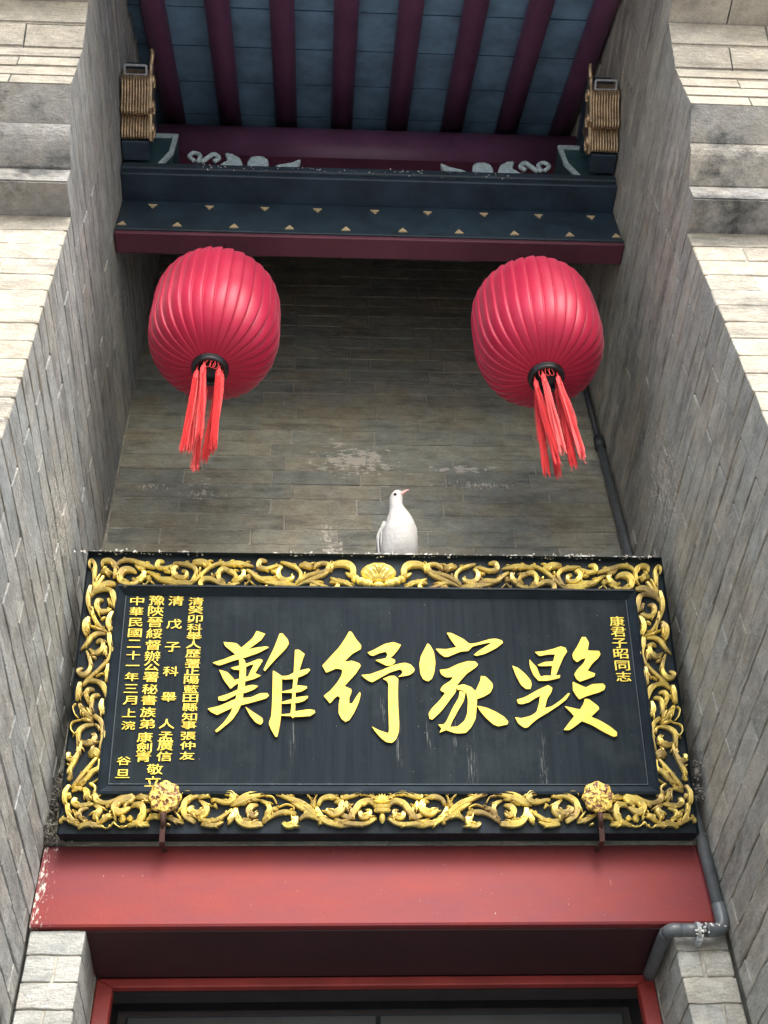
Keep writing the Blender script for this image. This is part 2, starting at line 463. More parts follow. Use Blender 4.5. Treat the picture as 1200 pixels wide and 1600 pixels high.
DATA = {"top":[[-8669,8145,47,-8703,8295,86,-8638,8403,94,-8526,8233,102,-8517,7934,118,-8515,7723,78,-8506,7428,39],[-8316,8214,55,-8310,8364,118,-8163,8417,141,-8004,8346,141,-7915,8197,118,-7923,7856,94],[-8317,8022,102,-8188,8066,172,-8082,7939,118],[-8229,7895,71,-8356,7640,86,-8468,7429,63,-8546,7261,31],[-8350,7979,39,-8440,7723,71,-8491,7470,55],[-7865,7624,118,-8093,7643,172,-8307,7514,157,-8479,7345,94,-8590,7135,39],[-7915,8197,39,-7814,8348,78,-7629,8415,94,-7399,8396,102,-7201,8313,141,-6967,8251,133,-6733,8177,63],[-7352,8289,39,-7229,8184,102,-7034,8122,78],[-7291,8012,78,-7450,8096,157,-7657,8072,196,-7756,7900,196,-7702,7710,172,-7486,7607,157],[-7391,7841,63,-7271,7757,118,-7092,7887,141,-7031,8079,118],[-7650,7542,118,-7371,7587,118,-7120,7759,78,-6980,7909,39],[-6956,7846,141,-6853,7847,133],[-7295,7588,63,-7139,7527,31,-6993,7591,31,-6852,7732,31,-6691,7595,31,-6534,7525,31,-6408,7610,71],[-6974,8080,39,-6755,7954,118,-6554,7808,133,-6289,7811,118,-6099,7813,63],[-6589,7765,39,-6357,7704,102,-6053,7686,141,-5748,7668,157,-5630,7606,78],[-6311,7578,118,-5969,7573,102,-5629,7593,55],[-6482,8407,63,-6634,8384,141,-6680,8233,125,-6466,8171,102,-6204,8260,71,-6091,8283,31],[-5926,8092,78,-5789,8029,102,-5798,7880,110,-5987,7857,125,-6146,7961,141,-6177,8132,133,-6050,8240,94],[-6192,8368,39,-5979,8327,102,-5747,8287,110,-5549,8182,118,-5501,8011,102,-5636,7712,78],[-5618,8375,133,-5330,8378,188,-5077,8316,110],[-5378,8205,78,-5420,8055,39],[-6458,8064,39,-6343,8053,86,-6230,8067,39],[-5669,7627,55,-5418,7884,94,-5128,8187,86,-4867,8340,86,-4677,8386,102],[-5302,7525,133,-5350,7694,141,-5224,7822,141,-4994,7804,133,-4797,7679,110,-4603,7617,94],[-5000,7931,86,-5044,8038,31],[-4511,8108,118,-4686,8158,141,-4814,8040,133,-4804,7827,133,-4643,7659,118],[-4790,8320,78,-4445,8345,141,-4175,8349,141,-3788,8280,39],[-4525,8431,39,-4405,8324,71,-4344,8239,39],[-4549,8108,118,-4393,8045,141,-4292,7918,78,-4384,7832,63],[-4420,7789,63,-4229,7791,133,-4082,7942,133,-4072,8156,78],[-4641,7596,94,-4414,7632,102,-4189,7728,63],[-3974,7922,157,-3870,7901,141],[-4277,7557,71,-4105,7538,35,-3976,7666,35,-3877,7765,35,-3726,7614,35,-3533,7544,35,-3344,7631,71],[-3995,8157,63,-3817,8030,118,-3581,7841,133,-3236,7845,133,-3043,7804,55],[-3540,7777,39,-3270,7716,118,-2924,7678,149,-2502,7652,78],[-3304,7546,86,-2921,7550,102,-2463,7610,55],[-3388,8445,71,-3581,8442,133,-3632,8247,141,-3399,8185,102,-3132,8275,78,-2940,8299,39],[-2920,8277,78,-3032,8125,118,-3007,7911,157,-2812,7807,141,-2622,7873,118,-2586,7980,55],[-2982,8428,47,-2748,8344,102,-2513,8239,102,-2356,8047,94,-2391,7854,78,-2504,7746,47],[-2399,8327,78,-2205,8307,172,-2011,8266,141],[-2221,8092,55,-2277,7962,31],[-2503,7703,47,-2200,7942,102,-1893,8052,102,-1623,8120,102,-1508,8315,133,-1702,8391,102,-1895,8311,118,-1952,8202,55],[-2464,7653,55,-2044,7858,94,-1661,8033,133,-1391,8317,141,-1159,8385,196,-887,8344,212,-771,8151,188,-848,8000,133,-1003,8105,47],[-1468,8143,118,-1391,8317,78,-1353,8456,24],[-2350,7748,55,-2005,7773,94,-1734,7648,102,-1465,7545,94,-1253,7589,133,-1273,7738,102,-1466,7779,78],[-2136,7537,94,-1965,7624,102,-1810,7562,55],[-1890,7795,47,-1658,7755,31],[-3263,8123,31,-3185,8089,78,-3090,8125,39],[-1467,7907,39,-1235,7781,118,-965,7720,133,-772,7552,63],[-811,7615,31,-503,7521,47,-156,7529,31]],"bottom":[[-8593,1014,118,-8553,803,118,-8446,594,118,-8224,437,118],[-8706,472,78,-8700,577,86,-8546,576,78,-8329,455,86,-8117,385,55],[-8232,344,102,-8054,437,141,-7813,420,118,-7570,385,71],[-8064,541,31,-7850,454,102,-7645,454,63],[-8439,856,31,-8323,733,94,-8225,611,39],[-8013,891,39,-8195,821,94,-8213,663,102,-8062,524,78],[-7851,996,94,-7700,856,157,-7773,715,172,-7829,593,102],[-7650,506,94,-7491,646,133,-7362,733,63],[-7655,1297,63,-7806,1244,133,-7809,1102,141,-7561,1031,102,-7326,1102,78,-7094,1226,78,-6784,1244,94],[-6781,1209,157,-7017,1138,180,-7249,1014,180,-7306,873,172,-7159,768,180,-6959,855,118,-6860,908,39],[-7070,943,55,-6941,1049,118,-6776,1155,55],[-6746,1209,118,-6536,1184,141,-6327,1173,94],[-6528,1085,78,-6353,1056,63],[-6860,908,39,-6728,979,133,-6551,926,172,-6516,697,172,-6622,523,133,-6886,384,94],[-6906,628,141,-6816,575,118],[-7109,593,196,-7006,593,157],[-7625,420,71,-7497,333,35,-7365,385,35,-7289,496,35,-7195,402,35,-7054,350,35,-6921,402,55],[-6922,412,63,-6617,453,141,-6339,411,78],[-6419,558,39,-6220,662,141,-6045,627,102],[-7536,943,94,-7401,979,39],[-7287,663,94,-7242,541,31],[-5220,1280,94,-5363,1334,55,-5568,1262,55],[-4868,1227,78,-5147,1227,141,-5383,1085,157,-5439,873,172,-5357,662,141,-5106,504,133],[-5166,943,63,-5264,838,157,-5085,750,157,-4846,820,118],[-5947,697,78,-5661,557,118,-5415,480,78],[-5861,453,71,-5754,401,55],[-5677,802,55,-5491,592,78],[-6471,785,94,-6303,855,39],[-8368,1173,102,-8425,1049,141,-8278,961,118,-8073,979,110,-7870,1014,55],[-5037,1124,47,-4816,932,161,-4848,740,161,-5051,634,142],[-5041,1189,95,-4832,1232,104,-4729,1275,47],[-4349,1275,66,-4180,1284,161,-4089,1146,171,-4274,1038,123,-4573,1103,95,-4700,1124,47],[-4609,996,114,-4519,880,38],[-4165,953,47,-3938,1060,208,-3689,1189,237,-3438,1254,161,-3184,1276,76],[-3850,974,47,-3727,1060,114,-3564,1232,47],[-4016,910,114,-3985,676,161,-3852,485,161,-3619,422,189,-3284,443,142],[-3792,570,95,-3582,557,66],[-3407,974,66,-3595,910,171,-3652,761,161,-3502,676,142,-3400,761,47],[-3348,1103,66,-3133,974,123,-3105,761,133,-3246,548,95],[-3204,1232,57,-3012,1189,43,-2901,1017,43],[-2835,910,43,-2625,983,43,-2433,910,43,-2431,824,57],[-4205,422,38,-4128,591,161,-4076,825,38],[-5006,571,95,-4628,528,95,-4382,634,95,-4098,846,76],[-4915,444,114,-4579,402,123,-4334,507,47],[-3244,485,66,-2956,697,104,-2663,782,123,-2366,739,95],[-3226,591,47,-3002,846,104,-2855,867,66],[-2719,485,95,-2591,400,171,-2403,463,189,-2386,654,171],[-3057,1297,66,-2759,1254,123,-2416,1103,142,-2159,996,142,-1860,760,123,-1688,505,76],[-2500,1060,57,-2243,931,161,-1986,760,104,-1730,547,57],[-2258,569,66,-2112,675,123,-1900,654,114,-1688,526,66],[-2356,1298,76,-2164,1311,43,-2014,1211,43,-1905,1039,43],[-1525,1298,76,-1695,1311,43,-1822,1211,43,-1884,1039,43],[-1926,996,189,-1841,983,171],[-1819,931,95,-1689,675,142,-1519,505,142,-1223,441,161,-843,420,95],[-1756,974,95,-1651,1147,114,-1396,1211,123,-1140,1125,47],[-1310,1060,47,-1140,1039,171,-1118,846,208,-1309,739,208,-1479,803,142,-1501,888,57],[-1098,1298,66,-1076,1190,123,-841,1233,123,-584,1299,114,-285,1234,95,-73,1061,66],[-991,1104,47,-927,910,123,-842,910,47],[-1097,696,114,-906,632,142,-757,803,171,-586,1017,161,-330,1082,142,-160,931,95],[-609,824,76,-567,674,171,-419,653,171,-332,781,123,-417,854,47],[-1308,590,57,-970,462,123,-463,440,114,-164,610,95],[-801,589,114,-766,739,38],[-1730,496,142,-1645,484,95],[-1477,590,38,-1223,399,95,-970,369,47]],"side":[[-8586,7587,81,-8619,7270,135,-8604,6985,124,-8507,6645,43],[-8493,7300,27,-8324,7417,92,-8094,7448,108,-7929,7335,151,-7857,7106,162,-7803,6793,43],[-8042,7161,81,-7978,7019,97,-7865,6906,54],[-8178,7103,54,-8317,7073,135,-8352,6902,140,-8234,6733,135,-8030,6749,92,-7908,6821,38],[-8480,6900,38,-8425,6590,108,-8245,6310,92,-7969,6075,54],[-7852,6764,65,-7939,6594,135,-7970,6369,151,-7876,6174,135,-7756,6258,81,-7817,6370,38],[-8065,6565,54,-8184,6479,81],[-8524,6560,81,-8635,6391,135,-8638,6167,135,-8568,5973,92],[-8541,6476,81,-8545,6252,97,-8528,6085,81],[-8471,6280,54,-8232,6171,70,-7995,6089,38],[-8016,6033,54,-8244,6031,108,-8411,5919,119,-8518,5725,108,-8698,5504,27],[-7917,6062,108,-7869,5813,151,-7791,5510,119,-7842,5237,92,-7998,5019,81,-8247,4748,81,-8478,4559,38],[-8268,5754,54,-8147,5810,119,-8048,5701,119,-8094,5508,135,-8262,5425,135,-8451,5560,38],[-7980,5646,81,-7963,5454,97,-7895,5264,43],[-8522,5505,38,-8409,5260,97,-8345,4989,108,-8449,4773,135,-8623,4772,135,-8684,4879,108,-8568,4961,54],[-8352,5315,54,-8221,5261,81],[-7830,5101,97,-7835,4885,162,-7831,4563,135],[-7978,4803,38,-8167,4694,38],[-8599,4531,81,-8609,4266,151,-8629,3975,92],[-8514,4425,81,-8353,4560,97,-8102,4534,108,-7913,4376,162,-7810,4058,54],[-8179,4294,65,-8327,4294,119,-8386,4135,119,-8288,3898,81],[-8015,4136,81,-8183,4083,108,-8209,3846,108,-8206,3559,81],[-7906,4031,65,-7934,3795,151,-7843,3613,135,-7754,3717,54],[-8643,3870,54,-8718,3765,38,-8647,3557,38,-8539,3454,38],[-8559,3897,65,-8464,3688,108,-8248,3481,54],[-8541,3892,54,-8392,3632,119,-8151,3425,81],[-8331,3762,65,-8183,3502,54],[-8442,3398,38,-8678,3319,38,-8720,3139,38,-8607,2986,54],[-8444,3424,54,-8244,3373,81,-8116,3321,38],[-8087,3270,81,-8326,3218,108,-8481,3063,135,-8482,2833,108,-8485,2630,38],[-8112,3529,108,-7899,3348,119,-7799,3065,119,-7800,2809,119,-7849,2555,81],[-8062,3270,65,-7931,3167,81,-7816,2988,43],[-8407,2808,38,-8276,2719,135,-8108,2732,151,-8013,2885,135,-8087,3013,81],[-8380,2782,81,-8403,2529,92,-8492,2227,97,-8610,1977,119,-8642,1828,108],[-8335,2579,65,-8277,2479,27],[-8684,2452,81,-8717,2301,135,-8567,2252,97,-8465,2428,65,-8485,2630,38],[-8722,2126,54,-8645,2077,54],[-8635,1754,189,-8572,1729,162],[-8122,2378,162,-7996,2454,243,-7832,2379,162],[-7900,2328,65,-8217,1878,97,-8508,1459,81],[-7823,2278,119,-7823,2028,108,-8003,1903,135,-8130,1730,108,-8352,1557,70],[-7797,2003,38,-7759,1854,38,-7838,1681,38,-7996,1582,38],[-8044,1582,81,-7891,1484,81,-7875,1312,81,-7980,1166,54],[-8498,1361,54,-8339,1434,108,-8223,1459,81],[-8175,1459,81,-8086,1288,162,-8020,1093,81],[-8587,1532,81,-8685,1336,119,-8674,1117,135,-8673,996,54],[-8585,1288,108,-8537,1166,81]],"big":{"A":[[-4581,5805,-4201,5771,-4069,5642,-3994,5506,-4042,5296,-4214,5415,-4518,5669],[-3625,6164,-3368,6074,-3475,5874,-3911,5522,-4035,5476,-4068,5612,-3730,5933],[-4869,5155,-4541,5262,-4049,5491,-3718,5614,-3328,5678,-3248,5639,-3545,5464,-3903,5327,-4261,5219,-4670,5058],[-4112,5325,-3957,5266,-3894,5087,-3890,4613,-3951,4057,-3984,3854,-4178,3911,-4100,4348,-4065,4848],[-4335,4995,-3868,5132,-3511,5284,-3426,5240,-3451,5150,-3783,5088,-4054,4922,-4249,4942],[-3647,5178,-3412,5225,-3530,5000,-3621,4821,-3813,4761,-3723,4969],[-4208,4626,-3907,4701,-3635,4836,-3452,4757,-3629,4659,-3875,4584,-4147,4494,-4306,4346,-4365,4434],[-4664,4933,-4426,4861,-4208,4626,-4228,4435,-4306,4346,-4511,4609],[-3924,4422,-3678,4473,-3525,4439,-3618,4336,-3862,4232,-4134,4172,-4454,3982,-4633,3996,-4651,4097,-4355,4200,-4113,4318],[-4934,3749,-4611,3823,-4129,4056,-3719,4087,-3449,4220,-3256,4221,-3204,4148,-3279,4060,-3659,3943,-3984,3854,-4254,3767,-4652,3558,-4819,3635],[-4179,3940,-3973,3912,-4059,3681,-4211,3423,-4394,3252,-4640,3039,-4684,3095,-4452,3337,-4274,3623],[-3873,3812,-3649,3654,-3370,3469,-3352,3341,-3418,3269,-3556,3340,-3698,3511],[-2945,6077,-2860,6078,-2700,5880,-2669,5743,-2764,5576,-3036,5272,-3346,4888,-3383,4942,-3285,5181,-3101,5604],[-3110,4914,-3011,4855,-2842,4737,-2843,4208,-2840,3543,-2885,3172,-2933,2917,-2987,2917,-3115,3143,-3188,3313,-3113,3542,-3104,4207],[-2483,5563,-2370,5564,-2199,5429,-2266,5218,-2332,4978,-2395,4622,-2443,4210,-2446,3688,-2443,3501,-2511,3473,-2580,3544,-2547,3919,-2528,4356,-2500,5037],[-2883,4737,-2661,4753,-2442,4888,-2081,4980,-2030,4935,-2106,4831,-2300,4726,-2520,4650,-2798,4634,-2868,4663],[-2844,4267,-2569,4326,-2406,4459,-2128,4432,-2114,4373,-2264,4270,-2484,4225,-2843,4231],[-2836,3946,-2563,4035,-2399,4094,-2096,4139,-2082,4081,-2204,3978,-2396,3919,-2670,3904,-2835,3894],[-2841,3572,-2582,3601,-2419,3674,-2063,3733,-1898,3705,-1870,3633,-2006,3532,-2197,3517,-2443,3501,-2607,3529,-2840,3537]],"B":[[-895,6171,-824,6156,-697,5926,-542,5729,-557,5607,-812,5454,-1037,5211,-812,5243,-588,5154,-560,5079,-701,4839,-1037,4452,-842,4365,-829,4277,-898,4101,-899,3926,-816,3927,-676,4161,-593,4278,-565,4220,-622,3957,-761,3638,-899,3422,-1009,3378,-1119,3464,-1202,3636,-1197,3925,-1161,4100,-1231,4158,-1313,4085,-1451,3924,-1632,4156,-1453,4303,-1259,4539,-1121,4777,-1093,4956,-1261,5000,-1568,4864,-1681,5087,-1487,5313,-1178,5679,-1009,5955],[-360,5502,-189,5579,154,5780,410,5843,636,5753,548,5600,403,5417,316,5341,442,5281,449,5191,340,5100,199,5084,4,5188,-136,5262,175,5325,233,5446,178,5531,8,5490,-191,5398,-276,5418],[-548,4795,-281,4827,29,4948,454,5131,737,5193,905,5134,1014,4999,998,4909,868,4804,530,4742,645,4847,660,4922,591,4982,308,4890,25,4725,-228,4575,-367,4633],[81,4680,278,4771,419,4780,529,4683,507,4284,511,3788,529,3355,518,3098,437,2871,326,2758,162,2771,0,2898,-161,3096,-256,3238,-52,3125,194,3040,236,3097,231,3642,226,4165,246,4518,192,4622]],"C":[[1421,5805,1490,5760,1597,5547,1637,5214,1588,4883,1511,4689,1397,4614,1258,4672,1179,4851,1160,5150,1209,5392,1315,5606],[2005,6148,2134,6149,2499,5952,2663,5799,2894,5832,3274,5958,3476,5975,3645,5914,3669,5838,3458,5667,3104,5482,2873,5419,2775,5449,2939,5587,3324,5835,3268,5850,2890,5755,2745,5708,2624,5569,2395,5553,2017,5383,1904,5382,1766,5487,1657,5639,1970,5626,2272,5689,2125,5918],[1747,4974,2002,5006,2292,5158,2580,5250,2807,5246,2893,5147,2826,5056,2562,4874,2384,4679,2235,4500,2198,4293,2020,4057,1756,3706,1483,3445,1401,3474,1379,3632,1481,3792,1712,4026,1889,4262,1765,4320,1753,4379,1842,4498,2072,4647,2133,4752,1935,4736,1798,4825],[2206,4470,2433,4531,2654,4443,2761,4325,2790,4355,2932,4652,2953,4787,3094,4773,3280,4565,3287,4446,3207,4269,3033,4165,2804,4075,2776,3798,2732,3479,2594,3220,2420,3048,2144,3041,1872,3131,2014,3232,2208,3247,2410,3420,2504,3651,2537,4060,2505,4265,2341,4353,2257,4352],[2311,4323,2477,4265,2409,4000,2228,3708,2018,3332,1985,3189,1677,3059,1737,3188,1644,3302,1796,3303,1882,3389,2094,3824,2274,4117],[2793,3871,3070,3814,3341,3684,3556,3540,3672,3396,3639,3309,3371,3251,3236,3308,3025,3509,2895,3682]],"D":[[3895,5123,4075,5049,4262,4870,4418,4661,4430,4512,4384,4393,4257,4392,4124,4510,4001,4778],[4423,5323,4488,5233,4619,5083,4687,4842,4787,4663,4644,4647,4514,4811,4420,5081],[4597,5553,4887,5586,5180,5665,5389,5743,5529,5698,5570,5576,5445,5391,5307,5117,5168,4815,5026,4814,5076,5085,5194,5481,4993,5480,4731,5423],[4652,5143,4860,5241,5148,5262,5136,5122,4907,5109,4707,5107],[4651,4752,4827,4813,5054,4808,5298,4831,5276,4741,5101,4695,4899,4649,4700,4648],[3967,4066,4211,4141,4594,4365,4917,4515,5037,4426,4983,4278,4856,4100,4763,3807,4978,3866,5276,4073,5492,4280,5532,4251,5418,4074,5147,3867,4821,3661,4528,3486,4350,3341,4230,3225,4118,3211,3960,3339,3875,3527,4055,3499,4339,3572,4515,3689,4605,3952,4651,4188,4490,4098,4312,3980,4084,3920,3987,3949],[6051,6041,6167,6042,6251,5857,6184,5611,6529,5598,6562,5491,6478,5368,6289,5199,6124,4971,6344,4882,6307,4792,6070,4700,5863,4625,5770,4699,5713,4848,5812,5000,6032,5213,6104,5365,5986,5334,5833,5236,5727,5332,5712,5485,5878,5731],[5650,4623,5827,4535,6017,4446,6226,4552,6541,4569,6605,4494,6564,4375,6371,4285,6021,4180,5799,4075,5711,4193,5627,4370],[5956,4091,6069,4091,6330,3872,6350,3784,6225,3667,6088,3550,6343,3435,6606,3263,6798,3090,6786,2976,6685,2947,6420,3089,6105,3290,5809,3419,5599,3259,5421,3143,5254,3149,5411,3345,5598,3563,5471,3722,5344,3868,5537,3825,5785,3767,5915,3958]]},"small":[["清",-5455,7115,440,256],["癸",-5453,6844,438,254],["卯",-5452,6554,436,252],["科",-5451,6266,435,250],["舉",-5450,6001,433,249],["人",-5448,5737,432,247],["歷",-5447,5448,430,245],["署",-5446,5156,429,243],["正",-5444,4907,427,242],["陽",-5443,4635,426,240],["藍",-5442,4350,424,238],["田",-5441,4079,422,236],["縣",-5439,3809,421,235],["知",-5438,3523,419,233],["事",-5437,3276,418,231],["張",-5436,2956,416,229],["仲",-5434,2676,414,227],["友",-5433,2380,413,226],["清",-6050,7130,447,311],["戊",-6053,6384,442,305],["子",-6055,5652,438,299],["科",-6058,4895,434,293],["舉",-6061,4114,429,287],["人",-6064,3312,424,281],["孟",-6065,2936,422,278],["廣",-6066,2675,421,276],["信",-6067,2360,419,273],["豫",-6618,7137,453,319],["陝",-6617,6791,451,316],["晉",-6616,6432,449,313],["綏",-6616,6073,447,310],["督",-6615,5708,445,307],["辦",-6614,5368,443,304],["公",-6614,5061,441,302],["署",-6613,4715,439,299],["秘",-6613,4344,437,296],["書",-6612,4015,435,294],["族",-6611,3651,433,291],["弟",-6611,3310,431,288],["康",-6645,2915,421,285],["劍",-6644,2618,420,283],["青",-6644,2341,418,280],["敬",-6300,1994,441,293],["立",-6327,1649,439,290],["中",-7194,7118,396,276],["華",-7189,6773,394,274],["民",-7184,6427,392,271],["國",-7179,6088,391,269],["二",-7174,5744,389,267],["十",-7168,5384,387,264],["一",-7164,5066,385,262],["年",-7159,4719,384,260],["三",-7153,4360,382,257],["月",-7148,4005,380,255],["上",-7143,3630,378,252],["浣",-7137,3259,376,249],["谷",-7172,2230,381,243],["旦",-7176,1865,379,240],["康",7184,6589,443,317],["君",7186,6241,442,314],["子",7187,5875,439,311],["昭",7189,5533,437,308],["同",7190,5160,435,305],["志",7192,4811,433,302]]}

# ---------------------------------------------------------------- geometry constants (metres; the camera is the origin)
XL, XR, YB = -0.7289, 1.1075, 3.0      # reveal faces and back wall face
YF, ZM = 1.849, 3.314                   # pier front face, height where the corbelling starts
PITCH, GAP = 0.080, 0.0042
ZG = -1.55

# ground
bm = bmesh.new()
v = [bm.verts.new(p) for p in ((-1500, -1500, ZG), (1500, -1500, ZG), (1500, 1500, ZG), (-1500, 1500, ZG))]
bm.faces.new(v)
g = put('ground', bm, M['paving'])
g['kind'] = 'structure'

# ---------------------------------------------------------------- brick walls
_bc = {}
def brick_mesh(dx, dy, dz, mat, var, side=None):
    """side: material of the two faces that look along X (used where a corner brick shows on the reveal)"""
    key = (round(dx, 2), round(dy, 2), round(dz, 3), mat, var, side)
    if key not in _bc:
        rr = random.Random(int(dx * 1000) * 7 + int(dy * 1000) * 13 + var)
        bm = bmesh.new()
        box(bm, -dx / 2, dx / 2, -dy / 2, dy / 2, -dz / 2, dz / 2)
        ax = 0 if dx >= dy else 1
        es = [e for e in bm.edges if abs(e.verts[0].co[ax] - e.verts[1].co[ax]) > 0.02]
        bmesh.ops.subdivide_edges(bm, edges=es, cuts=3, use_grid_fill=True)
        for q in bm.verts:
            q.co += Vector((rr.uniform(-1, 1), rr.uniform(-1, 1), rr.uniform(-1, 1) * 1.5)) * 0.0017
        bm.normal_update()
        es = [e for e in bm.edges if len(e.link_faces) == 2 and e.calc_face_angle(0) > 0.9]
        bmesh.ops.bevel(bm, geom=es, offset=0.0014 + 0.0006 * var, segments=1, affect='EDGES')
        me = mesh_of(bm, 'brick')
        me.materials.append(M[mat])
        if side:
            me.materials.append(M[side])
            for p in me.polygons:
                if abs(p.normal.x) > 0.8:
                    p.material_index = 1
        _bc[key] = me
    return _bc[key]

def brick(parent, x0, x1, y0, y1, z0, z1, mat, jit=(0.0015, 0.0015, 0.0006), rot=0.003, side=None):
    me = brick_mesh(abs(x1 - x0), y1 - y0, z1 - z0, mat, random.randrange(4), side)
    o = bpy.data.objects.new('brick', me)
    COL.objects.link(o)
    o.parent = parent
    dx_, dy_ = max(round(abs(x1 - x0), 2), .01), max(round(y1 - y0, 2), .01)
    o.scale = (abs(x1 - x0) / (abs(x1 - x0) if mesh_dims.setdefault(me.name, (abs(x1 - x0), y1 - y0))[0] == 0 else mesh_dims[me.name][0]), (y1 - y0) / mesh_dims[me.name][1], 1)
    o.location = ((x0 + x1) / 2 + random.uniform(-1, 1) * jit[0], (y0 + y1) / 2 + random.uniform(-1, 1) * jit[1], (z0 + z1) / 2 + random.uniform(-1, 1) * jit[2])
    o.rotation_euler = (random.uniform(-1, 1) * rot * 0.6, random.uniform(-1, 1) * rot * 0.6, random.uniform(-1, 1) * rot)
    return o
mesh_dims = {}

def roof_z(y):
    return 5.10 - (2.35 - y) * 0.667

# back wall
back = thing('brick_wall', 'grey brick wall at the back of the recess, behind the dove and both lanterns', 'brick wall')
row = 0
z = 1.940
while z < 5.15:
    off = (0.155 if row % 2 else 0.0) + random.uniform(-0.03, 0.03)
    x = XL + 0.004
    first = True
    while x < XR - 0.01:
        L = 0.315 + random.uniform(-0.012, 0.012)
        if first:
            L = max(0.10, off + 0.06) if row % 2 else L
            first = False
        x1 = min(x + L, XR - 0.004)
        if XR - x1 < 0.05:
            x1 = XR - 0.004
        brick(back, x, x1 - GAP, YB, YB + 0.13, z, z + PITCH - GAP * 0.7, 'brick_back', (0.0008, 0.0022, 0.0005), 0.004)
        x = x1
    z += PITCH
    row += 1
bm = bmesh.new()
box(bm, XL - 0.3, XR + 0.3, YB + 0.0035, YB + 0.4, 1.9345, 5.6)
put('mortar_core', bm, M['mortar'], back)
# jambs below the lintel
def jamb(x0, x1, side):
    z = 1.688
    r = 0
    while z > 0.9:
        zt, zb = z, z - 0.072
        xm = (x0 + x1) / 2 + random.uniform(-0.02, 0.02)
        if r % 2 == 0:
            brick(back, x0, x1, YB + 0.006, YB + 0.125, zb + 0.005, zt, 'brick_right' if side > 0 else 'brick_left', (0.001, 0.0015, 0.0004))
            brick(back, x0 + 0.002, x1 - 0.002, YB + 0.131, YB + 0.25, zb + 0.005, zt, 'brick_right' if side > 0 else 'brick_left', (0.001, 0.0015, 0.0004))
        else:
            brick(back, x0, xm - 0.003, YB + 0.006, YB + 0.25, zb + 0.005, zt, 'brick_right' if side > 0 else 'brick_left', (0.001, 0.0015, 0.0004))
            brick(back, xm + 0.003, x1, YB + 0.006, YB + 0.25, zb + 0.005, zt, 'brick_right' if side > 0 else 'brick_left', (0.001, 0.0015, 0.0004))
        z -= 0.072
        r += 1
    bm = bmesh.new()
    box(bm, x0 + 0.006, x1 - 0.006, YB + 0.012, YB + 0.244, 0.8, 1.683)
    put('mortar_core', bm, M['mortar'], back)
jamb(XL + 0.006, -0.583, -1)
jamb(0.962, XR - 0.006, 1)
bm = bmesh.new()
box(bm, XL - 0.3, -0.583, YB + 0.256, YB + 0.6, ZG, 1.9)
box(bm, 0.962, XR + 0.3, YB + 0.256, YB + 0.6, ZG, 1.9)
put('mortar_core', bm, M['mortar'], back)

